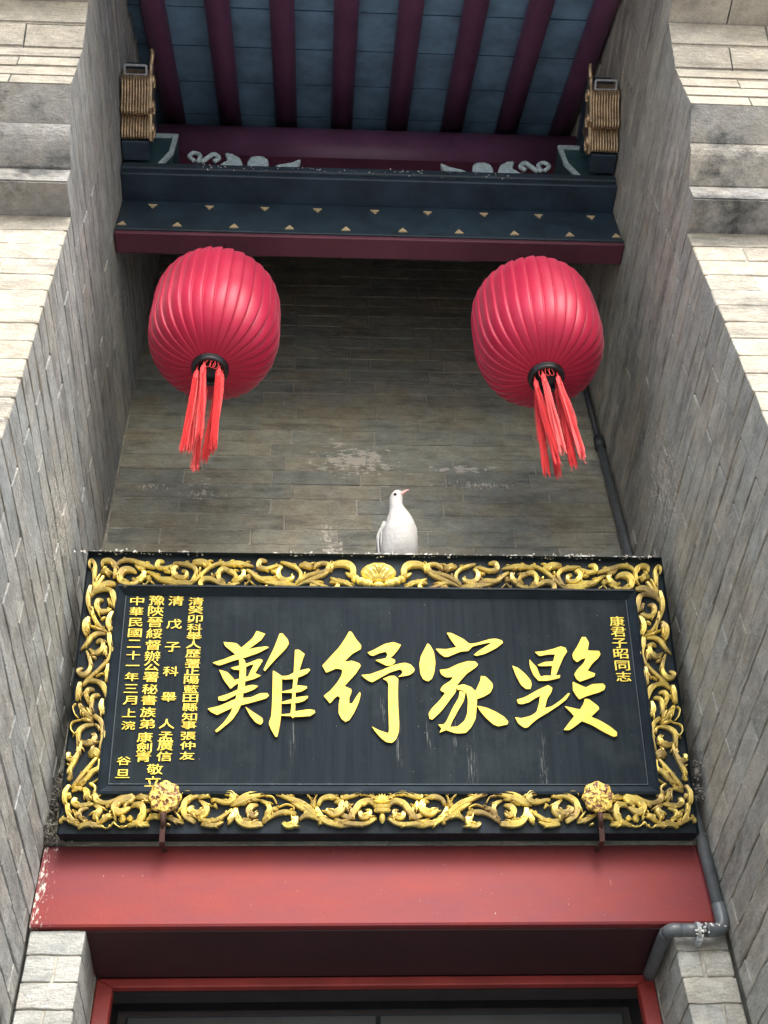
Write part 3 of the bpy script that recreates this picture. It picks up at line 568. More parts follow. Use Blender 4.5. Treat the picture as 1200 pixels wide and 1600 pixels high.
# mouldings: (y front bottom, y front top, z0, z1, kind)
MOULD = [
    ('flat', 1.738, 1.738, 3.322, 3.399),
    ('round', 1.735, 1.637, 3.402, 3.476),
    ('cove', 1.637, 1.548, 3.479, 3.545),
    ('flat', 1.548, 1.547, 3.548, 3.606),
    ('flat', 1.547, 1.545, 3.609, 3.667),
    ('flat', 1.545, 1.543, 3.670, 3.728),
    ('flat', 1.541, 1.539, 3.731, 3.789),
    ('flat', 1.538, 1.500, 3.792, 3.880),
    ('flat', 1.498, 1.462, 3.883, 3.972),
    ('flat', 1.360, 1.330, 3.975, 4.080),
    ('flat', 1.328, 1.300, 4.083, 4.180),
]
def pier(side, label):
    X = XL if side < 0 else XR
    out = -1 if side < 0 else 1        # direction away from the recess
    w = thing('brick_wall', label, 'brick wall')
    mr = 'brick_left' if side < 0 else 'brick_right'
    W = 0.74
    z = 3.32 - PITCH * 29
    row = 0
    rows = []
    while z < 5.2:
        rows.append(z)
        z += PITCH
    for z in rows:
        z0, z1 = z, z + PITCH - GAP * 1.15
        inmould = z0 > 3.31
        y = (1.34 if z0 > 4.185 else 1.955) if inmould else YF
        if not inmould:
            if row % 2 == 0:        # corner brick lies along the front
                a, b = X, X + out * 0.30
                brick(w, min(a, b), max(a, b), YF, YF + 0.145, z0, z1, 'brick_front', (0.001, 0.001, 0.0004), 0.002, mr)
                x = X + out * 0.305
                y = YF + 0.15
            else:
                a, b = X, X + out * 0.145
                brick(w, min(a, b), max(a, b), YF, YF + 0.30, z0, z1, 'brick_front', (0.001, 0.001, 0.0004), 0.002, mr)
                x = X + out * 0.15
                y = YF + 0.306
            while abs(x - X) < W - 0.02:
                L = 0.30 + random.uniform(-0.012, 0.012)
                if row % 2 and random.random() < 0.15:
                    L = 0.16
                b = x + out * L
                if abs(b - X) > W:
                    b = X + out * W
                    if abs(b - x) < 0.04:
                        break
                brick(w, min(x, b), max(x, b), YF, YF + 0.13, z0, z1, 'brick_front', (0.001, 0.0022, 0.0004), 0.003)
                x = b + out * 0.006
        # reveal
        yy = y
        if inmould and row % 2:
            yy = y
            L0 = 0.17
        else:
            L0 = None
        while yy < YB - 0.012:
            L = L0 or (0.31 + random.uniform(-0.015, 0.015))
            L0 = None
            y1 = min(yy + L, YB - 0.006)
            if YB - y1 < 0.05:
                y1 = YB - 0.006
            if z1 < roof_z((yy + y1) / 2) + 0.12:
                a, b = X, X + out * 0.13
                brick(w, min(a, b), max(a, b), yy, y1 - GAP * 0.4, z0, z1, mr, (0.0013, 0.001, 0.0006), 0.0022)
            yy = y1
        row += 1
    # core, 6 mm behind the faces
    bm = bmesh.new()
    a, b = X + out * 0.0105, X + out * W
    box(bm, min(a, b), max(a, b), YF + 0.0028, YB + 0.05, ZG, ZM + 0.012)
    box(bm, min(a, b), max(a, b), 1.90, YB + 0.05, ZM + 0.013, 5.5)
    box(bm, min(a, b), max(a, b), 1.36, 1.899, 4.186, 4.62)
    put('mortar_core', bm, M['mortar'], w)
    # mouldings
    rr = random.Random(3 + side)
    for mi, (kind, ya, yb, z0, z1) in enumerate(MOULD):
        yk = 1.95
        x = X
        big = 0.31 if mi in (0, 1, 2) else 0.33
        x_first = True
        while abs(x - X) < W - 0.02:
            L = big * rr.uniform(0.95, 1.05)
            if x_first and mi % 2:
                L *= 0.55 if kind == 'flat' else 0.8
            x_first = False
            b = x + out * L
            if abs(b - X) > W:
                b = X + out * W
            if kind == 'flat':
                f = [(ya, z0), (yb, z1)]
            elif kind == 'round':
                n = 7
                f = [(ya - 0.002 + (yb - ya) * (1 - math.cos(t * math.pi / 2 / n)) * 1.0 if False else
                      ya + (yb - ya) * (t / n) - 0.022 * math.sin(math.pi * (t / n)), z0 + (z1 - z0) * (t / n)) for t in range(n + 1)]
            else:
                n = 7
                f = [(ya + (yb - ya) * (t / n), z0 + (z1 - z0) * (1 - (1 - t / n) ** 2.0) * 0.35 + (z1 - z0) * 0.65 * (t / n) ** 1.6) for t in range(n + 1)]
            prof = f + [(yk, z1), (yk, z0)]
            bm = bmesh.new()
            g2 = 0.0025
            prism_x(bm, prof, min(x, b) + (0 if x == X and out > 0 else g2), max(x, b) - (0 if x == X and out < 0 else g2))
            es = [e for e in bm.edges if abs(e.verts[0].co.x - e.verts[1].co.x) > 0.01 and e.calc_length() > 0.02 and e.verts[0].co.y < 1.9]
            if kind == 'flat':
                bmesh.ops.bevel(bm, geom=es, offset=0.005, segments=2, affect='EDGES')
            q_ = put('brick', bm, M['brick_front' if mi >= 3 else 'brick_mould'], w, loc=(0, rr.uniform(-0.0015, 0.0015), 0))
            q_.data.materials.append(M[mr])
            for f_ in q_.data.polygons:
                if abs(f_.normal.x) > 0.8:
                    f_.material_index = 1
            x = b
    return w
pier(-1, 'left grey brick pier with sunlit stepped moulding at its top')
pier(1, 'right grey brick pier with rounded corbel moulding and slanting courses beside the pipe')

# ---------------------------------------------------------------- lintel over the door
lin = thing('door_lintel', 'broad brick red painted beam under the black plaque', 'lintel', ((XL + XR) / 2, YB, 1.69))
bm = bmesh.new()
prof = [(YB - 0.004, 1.6905), (YB - 0.008, 1.696), (YB - 0.008, 1.926), (YB - 0.002, 1.932), (YB + 0.245, 1.932), (YB + 0.245, 1.6905)]
prism_x(bm, [(y - YB, z - 1.69) for y, z in prof], XL + 0.003 - (XL + XR) / 2, XR - 0.003 - (XL + XR) / 2)
put('beam_face', bm, M['lintel'], lin)
bm = bmesh.new()
prism_x(bm, [(0.014, -0.004), (0.256, -0.004), (0.256, 0.0), (0.014, 0.0)], -0.772, 0.772)
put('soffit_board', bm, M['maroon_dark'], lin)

# ---------------------------------------------------------------- door frame
df = thing('door_frame', 'red painted door frame with dark panel at the bottom edge', 'door frame', (0.19, 3.24, ZG))
def dz(z): return z - ZG
x0, x1 = -0.581 - 0.19, 0.960 - 0.19
bm = bmesh.new(); t = 0.026
v8 = []
def quadprism(bm, pts, y0, y1):
    a = [bm.verts.new((x, y0, z)) for x, z in pts]
    b = [bm.verts.new((x, y1, z)) for x, z in pts]
    for i in range(len(pts)):
        j = (i + 1) % len(pts)
        bm.faces.new((a[i], a[j], b[j], b[i]))
    bm.faces.new(a[::-1]); bm.faces.new(b)
ZT = dz(1.6855)
s = 0.046
quadprism(bm, [(x0, ZT), (x1, ZT), (x1 - s, ZT - t), (x0 + s, ZT - t)], 0.018, 0.045)
bmesh.ops.bevel(bm, geom=bm.edges[:], offset=0.003, segments=1, affect='EDGES')
put('top_rail', bm, M['red_frame'], df)
for sx in (0, 1):
    bm = bmesh.new()
    if sx == 0:
        pts = [(x0, ZT - 0.0), (x0 + s, ZT - t), (x0 + s, dz(ZG)), (x0, dz(ZG))]
    else:
        pts = [(x1, ZT - 0.0), (x1 - s, ZT - t), (x1 - s, dz(ZG)), (x1, dz(ZG))]
    quadprism(bm, pts, 0.0195, 0.055)
    bmesh.ops.bevel(bm, geom=bm.edges[:], offset=0.003, segments=1, affect='EDGES')
    put('stile', bm, M['red_frame'], df)
bm = bmesh.new()
box(bm, x0 + s + 0.002, x1 - s - 0.002, 0.16, 0.20, 0.02, dz(1.66))
put('backing', bm, M['shadow_wood'], df)
bm = bmesh.new()
box(bm, -1.3, 1.3, 0.205, 0.8, 0.0, dz(1.95))
box(bm, x0, x1, 0.058, 0.12, dz(1.664), dz(1.80))
put('dark_block', bm, M['shadow_wood'], df)  # solid dark blocks added to stop sky leaks and stand for room darkness
for a, b, zt in ((x0 + s + 0.03, 0.0, 1.63), (0.003, x1 - s - 0.03, 1.63)):
    bm = bmesh.new()
    box(bm, a, b, 0.125, 0.158, 0.05, dz(zt), 0.006)
    put('door_panel', bm, M['door_dark'], df)

# ---------------------------------------------------------------- plaque
PU = Vector((1, 0, 0)); PV = Vector((0, -0.28, 0.81)).normalized(); PN = PU.cross(PV)
plq = thing('plaque', 'large black wooden plaque with four big yellow characters and gilded scroll border', 'plaque')
plq.matrix_world = Matrix.Translation((0.193, 2.925, 1.905)) @ Matrix((PU, PV, PN)).transposed().to_4x4()
UW, V0, V1 = 0.876, 0.014, 0.866
OU, OV0, OV1 = 0.774, 0.134, 0.750      # inner edge of the carved band
WP = -0.018                             # panel face
WB = -0.016                             # band floor
def rail(p_out, p_in, q_out, q_in):
    """one mitred side: profile offsets d (0 outer .. 1 inner) and heights"""
    prof = [(0.0, -0.075), (0.0, 0.004), (0.010, 0.006), (0.013, -0.002), (0.0145, WB), (0.905, WB), (0.93, 0.001), (0.985, 0.003), (1.0, -0.001), (1.17, WP + 0.0005), (1.17, -0.03), (1.0, -0.075)]
    bm = bmesh.new()
    A = []; B = []
    for d, w in prof:
        pa = Vector(p_out).lerp(Vector(p_in), d); qa = Vector(q_out).lerp(Vector(q_in), d)
        A.append(bm.verts.new((pa.x, pa.y, w))); B.append(bm.verts.new((qa.x, qa.y, w)))
    n = len(prof)
    for i in range(n):
        j = (i + 1) % n
        bm.faces.new((A[i], A[j], B[j], B[i]))
    bm.faces.new(A[::-1]); bm.faces.new(B)
    put('frame_rail', bm, M['rim'], plq)
o_ = [(-UW, V0), (UW, V0), (UW, V1), (-UW, V1)]
i_ = [(-OU, OV0), (OU, OV0), (OU, OV1), (-OU, OV1)]
for a in range(4):
    b = (a + 1) % 4
    rail(o_[a], i_[a], o_[b], i_[b])
bm = bmesh.new()
box(bm, -0.80, 0.80, 0.10, 0.79, -0.06, WP)
put('board', bm, M['lacquer'], plq)
# thin moulded bead round the panel
for (a, b, c, d) in ((-0.752, 0.752, 0.156, 0.1585), (-0.7545, -0.752, 0.156, 0.729), (0.752, 0.7545, 0.156, 0.729)):
    bm = bmesh.new()
    box(bm, a, b, c, d, WP - 0.001, WP + 0.004)
    put('bead', bm, M['navy_drip'], plq)

def ribbon(bm, pts, base, mirror=False):
    """a carved acanthus stroke: domed band with two raised edges and a groove"""
    sp = spline(pts, 5)
    rows = []
    n = len(sp)
    sec = [(-1.0, 0.0), (-0.93, 0.55), (-0.66, 0.92), (-0.34, 0.45), (0.0, 1.05), (0.34, 0.45), (0.66, 0.92), (0.93, 0.55), (1.0, 0.0)]
    if max(p[2] for p in pts) < 0.0085:
        sec = [(-1, 0), (-0.75, 0.7), (0, 1.0), (0.75, 0.7), (1, 0)]
    for i in range(n):
        u, v_, w = sp[i]
        a = sp[max(0, i - 1)]; b = sp[min(n - 1, i + 1)]
        t = Vector((b[0] - a[0], b[1] - a[1]))
        t = t.normalized() if t.length > 1e-9 else Vector((1, 0))
        nn = Vector((-t.y, t.x))
        f = i / (n - 1)
        end = min(1.0, 0.45 + 4.0 * min(f, 1 - f) * 2)
        w = max(w, 0.0016) * 0.545
        h = (0.010 + 0.85 * w) * (0.55 + 0.45 * end) + 0.003 * math.sin(f * math.pi)
        row = []
        for s_, hh in sec:
            uu = u + nn.x * s_ * w
            vv = v_ + nn.y * s_ * w
            row.append(bm.verts.new((-uu if mirror else uu, vv, base + hh * h)))
        rows.append(row)
    for a, b in zip(rows, rows[1:]):
        for k in range(len(a) - 1):
            bm.faces.new((a[k], a[k + 1], b[k + 1], b[k]))
    # rounded ends
    for row, sg in ((rows[0], -1), (rows[-1], 1)):
        i0 = 0 if sg < 0 else n - 1
        i1 = 1 if sg < 0 else n - 2
        t = Vector((sp[i0][0] - sp[i1][0], sp[i0][1] - sp[i1][1]))
        t = t.normalized() if t.length > 1e-9 else Vector((1, 0))
        w = max(sp[i0][2], 0.0012) * 0.5
        tip = bm.verts.new(((-1 if mirror else 1) * (sp[i0][0] + t.x * w * 0.8), sp[i0][1] + t.y * w * 0.8, base))
        for k in range(len(row) - 1):
            bm.faces.new((row[k], row[k + 1], tip) if sg > 0 else (row[k + 1], row[k], tip))
        bm.faces.new((row[0], tip, row[-1]) if sg > 0 else (row[-1], tip, row[0]))

def unpack(lst):
    return [(lst[i] / 1e4, lst[i + 1] / 1e4, lst[i + 2] / 1e4) for i in range(0, len(lst), 3)]
def leaflets(bm, pts, base, rr, mirror, lim):
    """short curled leaf lobes that branch off the wider strokes"""
    wmax = max(p[2] for p in pts)
    if wmax < 0.0068 or len(pts) < 3:
        return
    sp = spline(pts, 6)
    n = len(sp)
    sgn = 1
    for f in (0.30, 0.58, 0.8):
        i = int(f * (n - 1))
        u, v_, w = sp[i]
        a = sp[max(0, i - 2)]; b = sp[min(n - 1, i + 2)]
        t = Vector((b[0] - a[0], b[1] - a[1]))
        if t.length < 1e-6:
            continue
        t.normalize()
        nn = Vector((-t.y, t.x)) * sgn
        sgn = -sgn
        L_ = max(w, 0.006) * rr.uniform(0.9, 1.3)
        p0 = Vector((u, v_)) + nn * w * 0.05
        p1 = p0 + nn * L_ * 0.42 + t * L_ * 0.30
        p2 = p0 + nn * L_ * 0.72 + t * L_ * 0.95
        if not (lim[0] < p2.x < lim[1] and lim[2] < p2.y < lim[3]):
            continue
        ribbon(bm, [(p0.x, p0.y, w * 0.22), (p1.x, p1.y, w * 0.38), (p2.x, p2.y, w * 0.06)], base + 0.0035 + 0.0012 * rr.random(), mirror)
rb = random.Random(5)
LIM = {'top': (-0.865, 0.02, 0.757, 0.853), 'bottom': (-0.865, 0.02, 0.030, 0.128), 'side': (-0.865, -0.782, 0.03, 0.85)}
for key, axis, nb in (('top', 0, 7), ('bottom', 0, 7), ('side', 1, 5)):
    strokes = [unpack(s_) for s_ in DATA[key]]
    cs = [sum(p[axis] for p in s_) / len(s_) for s_ in strokes]
    lo, hi = min(cs), max(cs)
    for mir in (False, True):
        bins = {}
        for s_, c_ in zip(strokes, cs):
            bins.setdefault(min(nb - 1, int((c_ - lo) / (hi - lo + 1e-9) * nb)), []).append(s_)
        for bi, ss in bins.items():
            bm = bmesh.new()
            for s_ in ss:
                b0_ = WB - 0.002 + rb.uniform(0, 0.005)
                ribbon(bm, s_, b0_, mir)
                leaflets(bm, s_, b0_, rb, mir, LIM[key])
            put('scroll_carving', bm, M['gold'], plq, smooth=True)
            # smooth with sharp grooves handled by the section itself

# lotus in the middle of the top band
def petal(bm, cu, cv, ang, L, W, h, base):
    n, m = 6, 4
    rows = []
    for i in range(n + 1):
        f = i / n
        wl = W * math.sin(math.pi * (0.12 + 0.83 * f)) ** 0.7
        row = []
        for j in range(-m, m + 1):
            g_ = j / m
            x = L * f; y = wl * g_
            zz = base + h * (math.sin(math.pi * (0.15 + 0.8 * f))) * (1 - 0.8 * g_ * g_) + 0.002 * (1 - abs(g_))
            ca, sa = math.cos(ang), math.sin(ang)
            row.append(bm.verts.new((cu + x * ca - y * sa, cv + x * sa + y * ca, zz)))
        rows.append(row)
    for a, b in zip(rows, rows[1:]):
        for k in range(2 * m):
            bm.faces.new((a[k], a[k + 1], b[k + 1], b[k]))
def dome(bm, cu, cv, a, b, h, base, grooves=0, pivot=None, depth=0.25, ringf=0):
    nr, ns = 10, 72
    rings = []
    top = None
    for i in range(nr):
        f = 1 - i / nr
        ring = []
        for k in range(ns):
            an = 2 * math.pi * k / ns
            x, y = a * f * math.cos(an), b * f * math.sin(an)
            zz = math.sqrt(max(0, 1 - f * f))
            if grooves:
                px_, py_ = x - pivot[0], y - pivot[1]
                ph = math.atan2(py_, px_)
                gr = abs(math.sin(ph * grooves)) ** 0.5
                zz = zz * (1 - depth + depth * gr)
                if ringf:
                    zz *= 0.88 + 0.12 * abs(math.sin(math.hypot(px_, py_ * 1.5) / a * ringf))
                if i == 0:
                    x *= 1.0; 
            ring.append(bm.verts.new((cu + x, cv + y, base + h * zz)))
        rings.append(ring)
    c_ = bm.verts.new((cu, cv, base + h))
    for p_, q_ in zip(rings, rings[1:]):
        for k in range(ns):
            bm.faces.new((p_[k], p_[(k + 1) % ns], q_[(k + 1) % ns], q_[k]))
    for k in range(ns):
        bm.faces.new((rings[-1][k], rings[-1][(k + 1) % ns], c_))
lt = bmesh.new()
dome(lt, 0.0, 0.812, 0.054, 0.033, 0.030, WB, 8, (0.0, -0.040), 0.30, 4.0)
dome(lt, 0.0, 0.818, 0.026, 0.018, 0.022, WB + 0.014, 6, (0.0, -0.024), 0.45)
put('lotus', lt, M['gold_clean'], plq, smooth=True)
lb = bmesh.new()
for sgn in (-1, 1):
    for q_, (u, v_, ra, rb_) in enumerate(((0.070, 0.791, 0.014, 0.0125), (0.052, 0.782, 0.0155, 0.0135), (0.032, 0.775, 0.0165, 0.014))):
        dome(lb, sgn * u, v_, ra, rb_, 0.016, WB + 0.001 * q_, 5, (-sgn * 0.010, 0.014), 0.3)
dome(lb, 0, 0.768, 0.018, 0.012, 0.017, WB + 0.0035, 5, (0.0, 0.014), 0.25)
put('lotus_leaves', lb, M['gold_clean'], plq, smooth=True)
# shell and clasp in the middle of the bottom band
sh = bmesh.new()
for i in range(9):
    a = math.pi * (0.08 + 0.84 * i / 8)
    petal(sh, 0.0, 0.100, a, 0.026, 0.0042, 0.010, 0.001 + 0.0005 * (i % 2))
for vv in (0.089, 0.078):
    ribbon(sh, [(-0.020, vv + 0.002, 0.010), (0, vv, 0.012), (0.020, vv + 0.002, 0.010)], 0.0)
petal(sh, 0, 0.073, -math.pi / 2, 0.030, 0.008, 0.010, 0.0)
put('shell_carving', sh, M['gold_clean'], plq, smooth=True)

# the four large characters
labels = {'A': 'leftmost large yellow character', 'B': 'second large yellow character from the left', 'C': 'third large yellow character from the left', 'D': 'rightmost large yellow character'}
def smooth_poly(p):
    out = []
    n = len(p)
    for i in range(n):
        a, b, c = Vector(p[i - 1]), Vector(p[i]), Vector(p[(i + 1) % n])
        ang = (b - a).angle(c - b, 0)
        if ang < 0.9:      # gentle corner: round it
            out.append(tuple(b.lerp(a, 0.22))); out.append(tuple(b * 0.9 + (a + c) * 0.05)); out.append(tuple(b.lerp(c, 0.22)))
        else:
            out.append(tuple(b.lerp(a, 0.06))); out.append(tuple(b.lerp(c, 0.06)))
    return out
for key, polys in DATA['big'].items():
    bm = bmesh.new()
    for pi_, flat in enumerate(polys):
        p = [(flat[i] / 1e4, flat[i + 1] / 1e4) for i in range(0, len(flat), 2)]
        p = smooth_poly(p)
        area = sum(p[i - 1][0] * p[i][1] - p[i][0] * p[i - 1][1] for i in range(len(p)))
        if area < 0:
            p = p[::-1]
        top = WP + 0.0068 + 0.00022 * pi_
        cu = bpy.data.curves.new('c', 'CURVE')
        cu.dimensions = '2D'; cu.fill_mode = 'BOTH'
        cu.extrude = (top - WP) / 2 + 0.001
        s_ = cu.splines.new('POLY'); s_.points.add(len(p) - 1)
        for q, (a, b) in zip(s_.points, p):
            q.co = (a, b, 0, 1)
        s_.use_cyclic_u = True
        co = bpy.data.objects.new('c', cu)
        me = bpy.data.meshes.new_from_object(co)
        for q in me.vertices:
            q.co.z = top if q.co.z > 0 else WP - 0.001
        bm.from_mesh(me)
        bpy.data.meshes.remove(me); bpy.data.objects.remove(co); bpy.data.curves.remove(cu)
    me = bpy.data.meshes.new('character')
    bm.normal_update()
    for f in bm.faces:
        f.material_index = 0 if abs(f.normal.z) > 0.6 else 1
    # brown offset copy: painted shade of a cut wall past the upper and right edges
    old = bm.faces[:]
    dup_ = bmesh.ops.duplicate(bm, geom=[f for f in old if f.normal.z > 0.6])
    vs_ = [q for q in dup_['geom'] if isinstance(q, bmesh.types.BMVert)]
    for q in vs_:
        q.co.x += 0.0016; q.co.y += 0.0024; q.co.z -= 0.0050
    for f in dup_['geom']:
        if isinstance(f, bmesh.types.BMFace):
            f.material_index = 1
    bm.to_mesh(me); bm.free()
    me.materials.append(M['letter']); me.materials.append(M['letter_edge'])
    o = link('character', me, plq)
    o['label'] = labels[key]

# the small inscriptions
for ch, u, v_, w_, h_ in DATA['small']:
    tc_ = bpy.data.curves.new('t', 'FONT')
    tc_.body = ch
    tc_.size = 1.0
    tc_.extrude = 0.5
    tc_.resolution_u = 2
    to = bpy.data.objects.new('t', tc_)
    COL.objects.link(to)
    bpy.context.view_layer.update()
    dg = bpy.context.evaluated_depsgraph_get()
    me = bpy.data.meshes.new_from_object(to.evaluated_get(dg))
    bpy.data.objects.remove(to); bpy.data.curves.remove(tc_)
    xs = [q.co.x for q in me.vertices]; ys = [q.co.y for q in me.vertices]
    if not xs:
        continue
    cx = (min(xs) + max(xs)) / 2; cy = (min(ys) + max(ys)) / 2
    k_ = max(max(xs) - min(xs), 0.6)
    ky = max(max(ys) - min(ys), 0.75)
    for q in me.vertices:
        q.co.x = (q.co.x - cx) / k_ * w_ / 1e4
        q.co.y = (q.co.y - cy) / ky * h_ / 1e4
        q.co.z = 0.0032 if q.co.z > 0 else -0.001
    bb = bmesh.new()
    for kx, ky_ in ((-0.0004, 0), (0.0004, 0.0)):
        mm = me.copy(); mm.transform(Matrix.Translation((kx, ky_, 0.0002 * (kx * 1000 + 1.3))))
        bb.from_mesh(mm); bpy.data.meshes.remove(mm)
    me.clear_geometry(); bb.to_mesh(me); bb.free()
    me.materials.clear()
    me.materials.append(M['letter'])
    me.name = 'character'
    o = link('character', me, plq)
    o.location = (u / 1e4, v_ / 1e4, WP)

# droppings and crumbs lying along the top edge
def crumbs(name, parent, mat, spots, n, seed, smin=0.002, smax=0.006):
    rr = random.Random(seed)
    bm = bmesh.new()
    for i in range(n):
        c, spread = spots[rr.randrange(len(spots))]
        p = Vector(c) + Vector((rr.gauss(0, spread[0]), rr.gauss(0, spread[1]), rr.gauss(0, spread[2])))
        s_ = rr.uniform(smin, smax)
        m_ = Matrix.Translation(p) @ Matrix.Rotation(rr.uniform(0, 6.28), 4, Vector((rr.random(), rr.random(), 1)).normalized()) @ Matrix.Diagonal((s_ * rr.uniform(0.8, 2.4), s_, s_ * rr.uniform(0.5, 1.0), 1))
        bmesh.ops.create_icosphere(bm, subdivisions=1, radius=1.0, matrix=m_)
    o = put(name, bm, mat, parent)
    o['kind'] = 'stuff'
    return o
crumbs('dropping_crust', plq, M['dropping'], [((u, V1 + 0.0015, -0.004), (0.05, 0.0015, 0.006)) for u in (-0.84, -0.75, -0.6, -0.25, 0.0, 0.1, 0.2, 0.45, 0.62, 0.78)] +
       [((0.62, V1 + 0.004, -0.006), (0.04, 0.003, 0.006)), ((0.80, V1 + 0.002, -0.002), (0.04, 0.001, 0.004))], 420, 11, 0.0012, 0.0034)

# rusted clamps that carry the plaque
def clamp(x, label):
    c = thing('plaque_clamp', label, 'iron clamp', (x, 2.90, 1.93), group='rusted clamps under the plaque')
    c.matrix_world = Matrix.Translation((x, 2.925, 1.905)) @ Matrix((PU, PV, PN)).transposed().to_4x4()
    bm = bmesh.new()
    N = 48
    rings = []
    for k, (rf, w) in enumerate(((1.0, 0.010), (1.0, 0.018), (0.86, 0.0235), (0.55, 0.0215), (0.3, 0.0265), (0.0, 0.028))):
        if rf == 0:
            cv = bm.verts.new((0, 0.112, w))
            break
        rings.append([bm.verts.new((0.044 * rf * (1 + 0.055 * math.cos(8 * 2 * math.pi * i / N)) * math.cos(2 * math.pi * i / N),
                                    0.112 + 0.044 * rf * (1 + 0.055 * math.cos(8 * 2 * math.pi * i / N)) * math.sin(2 * math.pi * i / N), w + (0.0012 * math.cos(16 * math.pi * i / N) if k > 1 else 0))) for i in range(N)])
    for a, b in zip(rings, rings[1:]):
        for i in range(N):
            bm.faces.new((a[i], a[(i + 1) % N], b[(i + 1) % N], b[i]))
    for i in range(N):
        bm.faces.new((rings[-1][i], rings[-1][(i + 1) % N], cv))
    bm.faces.new(rings[0][::-1])
    put('rosette', bm, M['rusty_gold'], c, smooth=True)
    bm = bmesh.new()
    # flat iron strap: down the face, then back under the plaque into the wall
    path = [(0.075, 0.012), (0.02, 0.012), (-0.004, 0.008), (-0.010, -0.002), (-0.014, -0.10)]
    th = 0.005
    A = []
    for (vv, w) in path:
        A.append([bm.verts.new((sx * 0.0070, vv, w)) for sx in (-1, 1)] + [bm.verts.new((sx * 0.0070, vv - (th if w < 0.009 else 0), w + (th if w > -0.001 else 0))) for sx in (1, -1)])
    for a, b in zip(A, A[1:]):
        for i in range(4):
            bm.faces.new((a[i], a[(i + 1) % 4], b[(i + 1) % 4], b[i]))
    bm.faces.new(A[0][::-1]); bm.faces.new(A[-1])
    put('strap', bm, M['rust'], c)
    bm = bmesh.new()
    tube(bm, [(0.0, 0.03, 0.016), (0.0, 0.05, 0.022), (0, 0.068, 0.018)], [0.006, 0.008, 0.006], 8)
    put('rivet', bm, M['rust'], c, smooth=True)
clamp(-0.4005, 'round flaking gilt clamp mostly brown with rust, under the inscription at the left')
clamp(0.794, 'round gilt clamp with large yellow patches left, at the right end of the bottom border')

# crumbs of mortar and nest rubbish in the corners
d1 = crumbs('mortar_rubble', None, M['debris'], [((-0.716, 2.97, 1.96), (0.010, 0.010, 0.015)), ((-0.718, 2.975, 2.05), (0.006, 0.010, 0.05)), ((-0.70, 2.985, 1.938), (0.018, 0.006, 0.003))], 420, 4, 0.0018, 0.0048)
d1['label'] = 'grey mortar rubble packed beside the lower left corner of the plaque'
d1['category'] = 'rubble'
d2 = crumbs('mortar_rubble', None, M['debris'], [((1.094, 2.87, 2.10), (0.007, 0.02, 0.02)), ((1.092, 2.90, 2.04), (0.008, 0.015, 0.02)), ((1.09, 2.975, 1.94), (0.01, 0.01, 0.004))], 160, 9, 0.0018, 0.005)
d2['label'] = 'dusty nest rubbish stuck between the plaque edge and the right wall'
d2['category'] = 'rubble'
# dry leaves on the ledge under the plaque
for i, (x, a) in enumerate(((0.10, 0.2), (0.24, -0.3), (0.62, 0.15))):
    bm = bmesh.new()
    tube(bm, spline([(-0.05, 0, 0.0), (-0.02, -0.008, 0.006), (0.02, -0.010, 0.007), (0.05, 0, 0.001)], 4), [0.0012] * 12 + [0.0012], 6)
    put('leaf_stalk', bm, M['leaf_dry'])
    o = bpy.data.objects[-1] if False else None
for i, o in enumerate([o for o in COL.objects if o.name.startswith('leaf_stalk')]):
    o.name = 'dry_leaf' if i == 0 else 'dry_leaf.%03d' % i
    o.location = ((0.10, 2.975, 1.938), (0.24, 2.972, 1.939), (0.66, 2.975, 1.938))[i]
    o['label'] = ('curled dry stalk on the ledge under the bottom shell carving', 'curled dry stalk on the ledge right of the plaque centre', 'curled dry stalk on the ledge near the right clamp')[i]
    o['category'] = 'dry stalk'
    o['group'] = 'dry stalks on the ledge'

# ---------------------------------------------------------------- carved black beam across the top
XC = (XL + XR) / 2
beam = thing('door_beam', 'dark blue painted beam with small gold triangles, above the lanterns', 'beam', (XC, 2.3, 3.97))
def bx(name, x0, x1, y0, y1, z0, z1, mat, bev=0.004, parent=beam):
    bm = bmesh.new()
    l = parent.location
    box(bm, x0 - l.x, x1 - l.x, y0 - l.y, y1 - l.y, z0 - l.z, z1 - l.z, bev)
    return put(name, bm, M[mat], parent)
XA, XB = XL + 0.002, XR - 0.002
bx('ledge', XA, XB, 2.150, 2.345, 4.232, 4.272, 'navy_drip')
bx('ledge_underside', XA, XB, 2.160, 2.345, 4.204, 4.230, 'navy')
bx('beam_body', XA, XB, 2.266, 2.344, 3.988, 4.202, 'navy')
bx('bead_strip', XA, XB, 2.258, 2.344, 3.9775, 3.986, 'navy_drip', 0.002)
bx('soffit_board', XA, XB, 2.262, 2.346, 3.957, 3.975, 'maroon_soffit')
for row_, zc, sg in (((-0.706, -0.51, -0.307, -0.108, 0.096, 0.302, 0.507, 0.71, 0.913, 1.085), 4.027, 1), ((-0.612, -0.405, -0.202, -0.008, 0.204, 0.401, 0.612, 0.817, 1.015), 4.155, -1)):
    for x in row_:
        bm = bmesh.new()
        a = 0.0165
        if sg > 0:
            pts = [(-a, -0.013), (a, -0.013), (0.001, 0.014)]
        else:
            pts = [(-a, 0.013), (0.001, -0.014), (a, 0.013)]
        prism_y(bm, pts, -0.004, 0.002)
        put('triangle_inlay', bm, M['inlay'], beam, loc=(x - XC, 2.266 - 2.3, zc - 3.97))
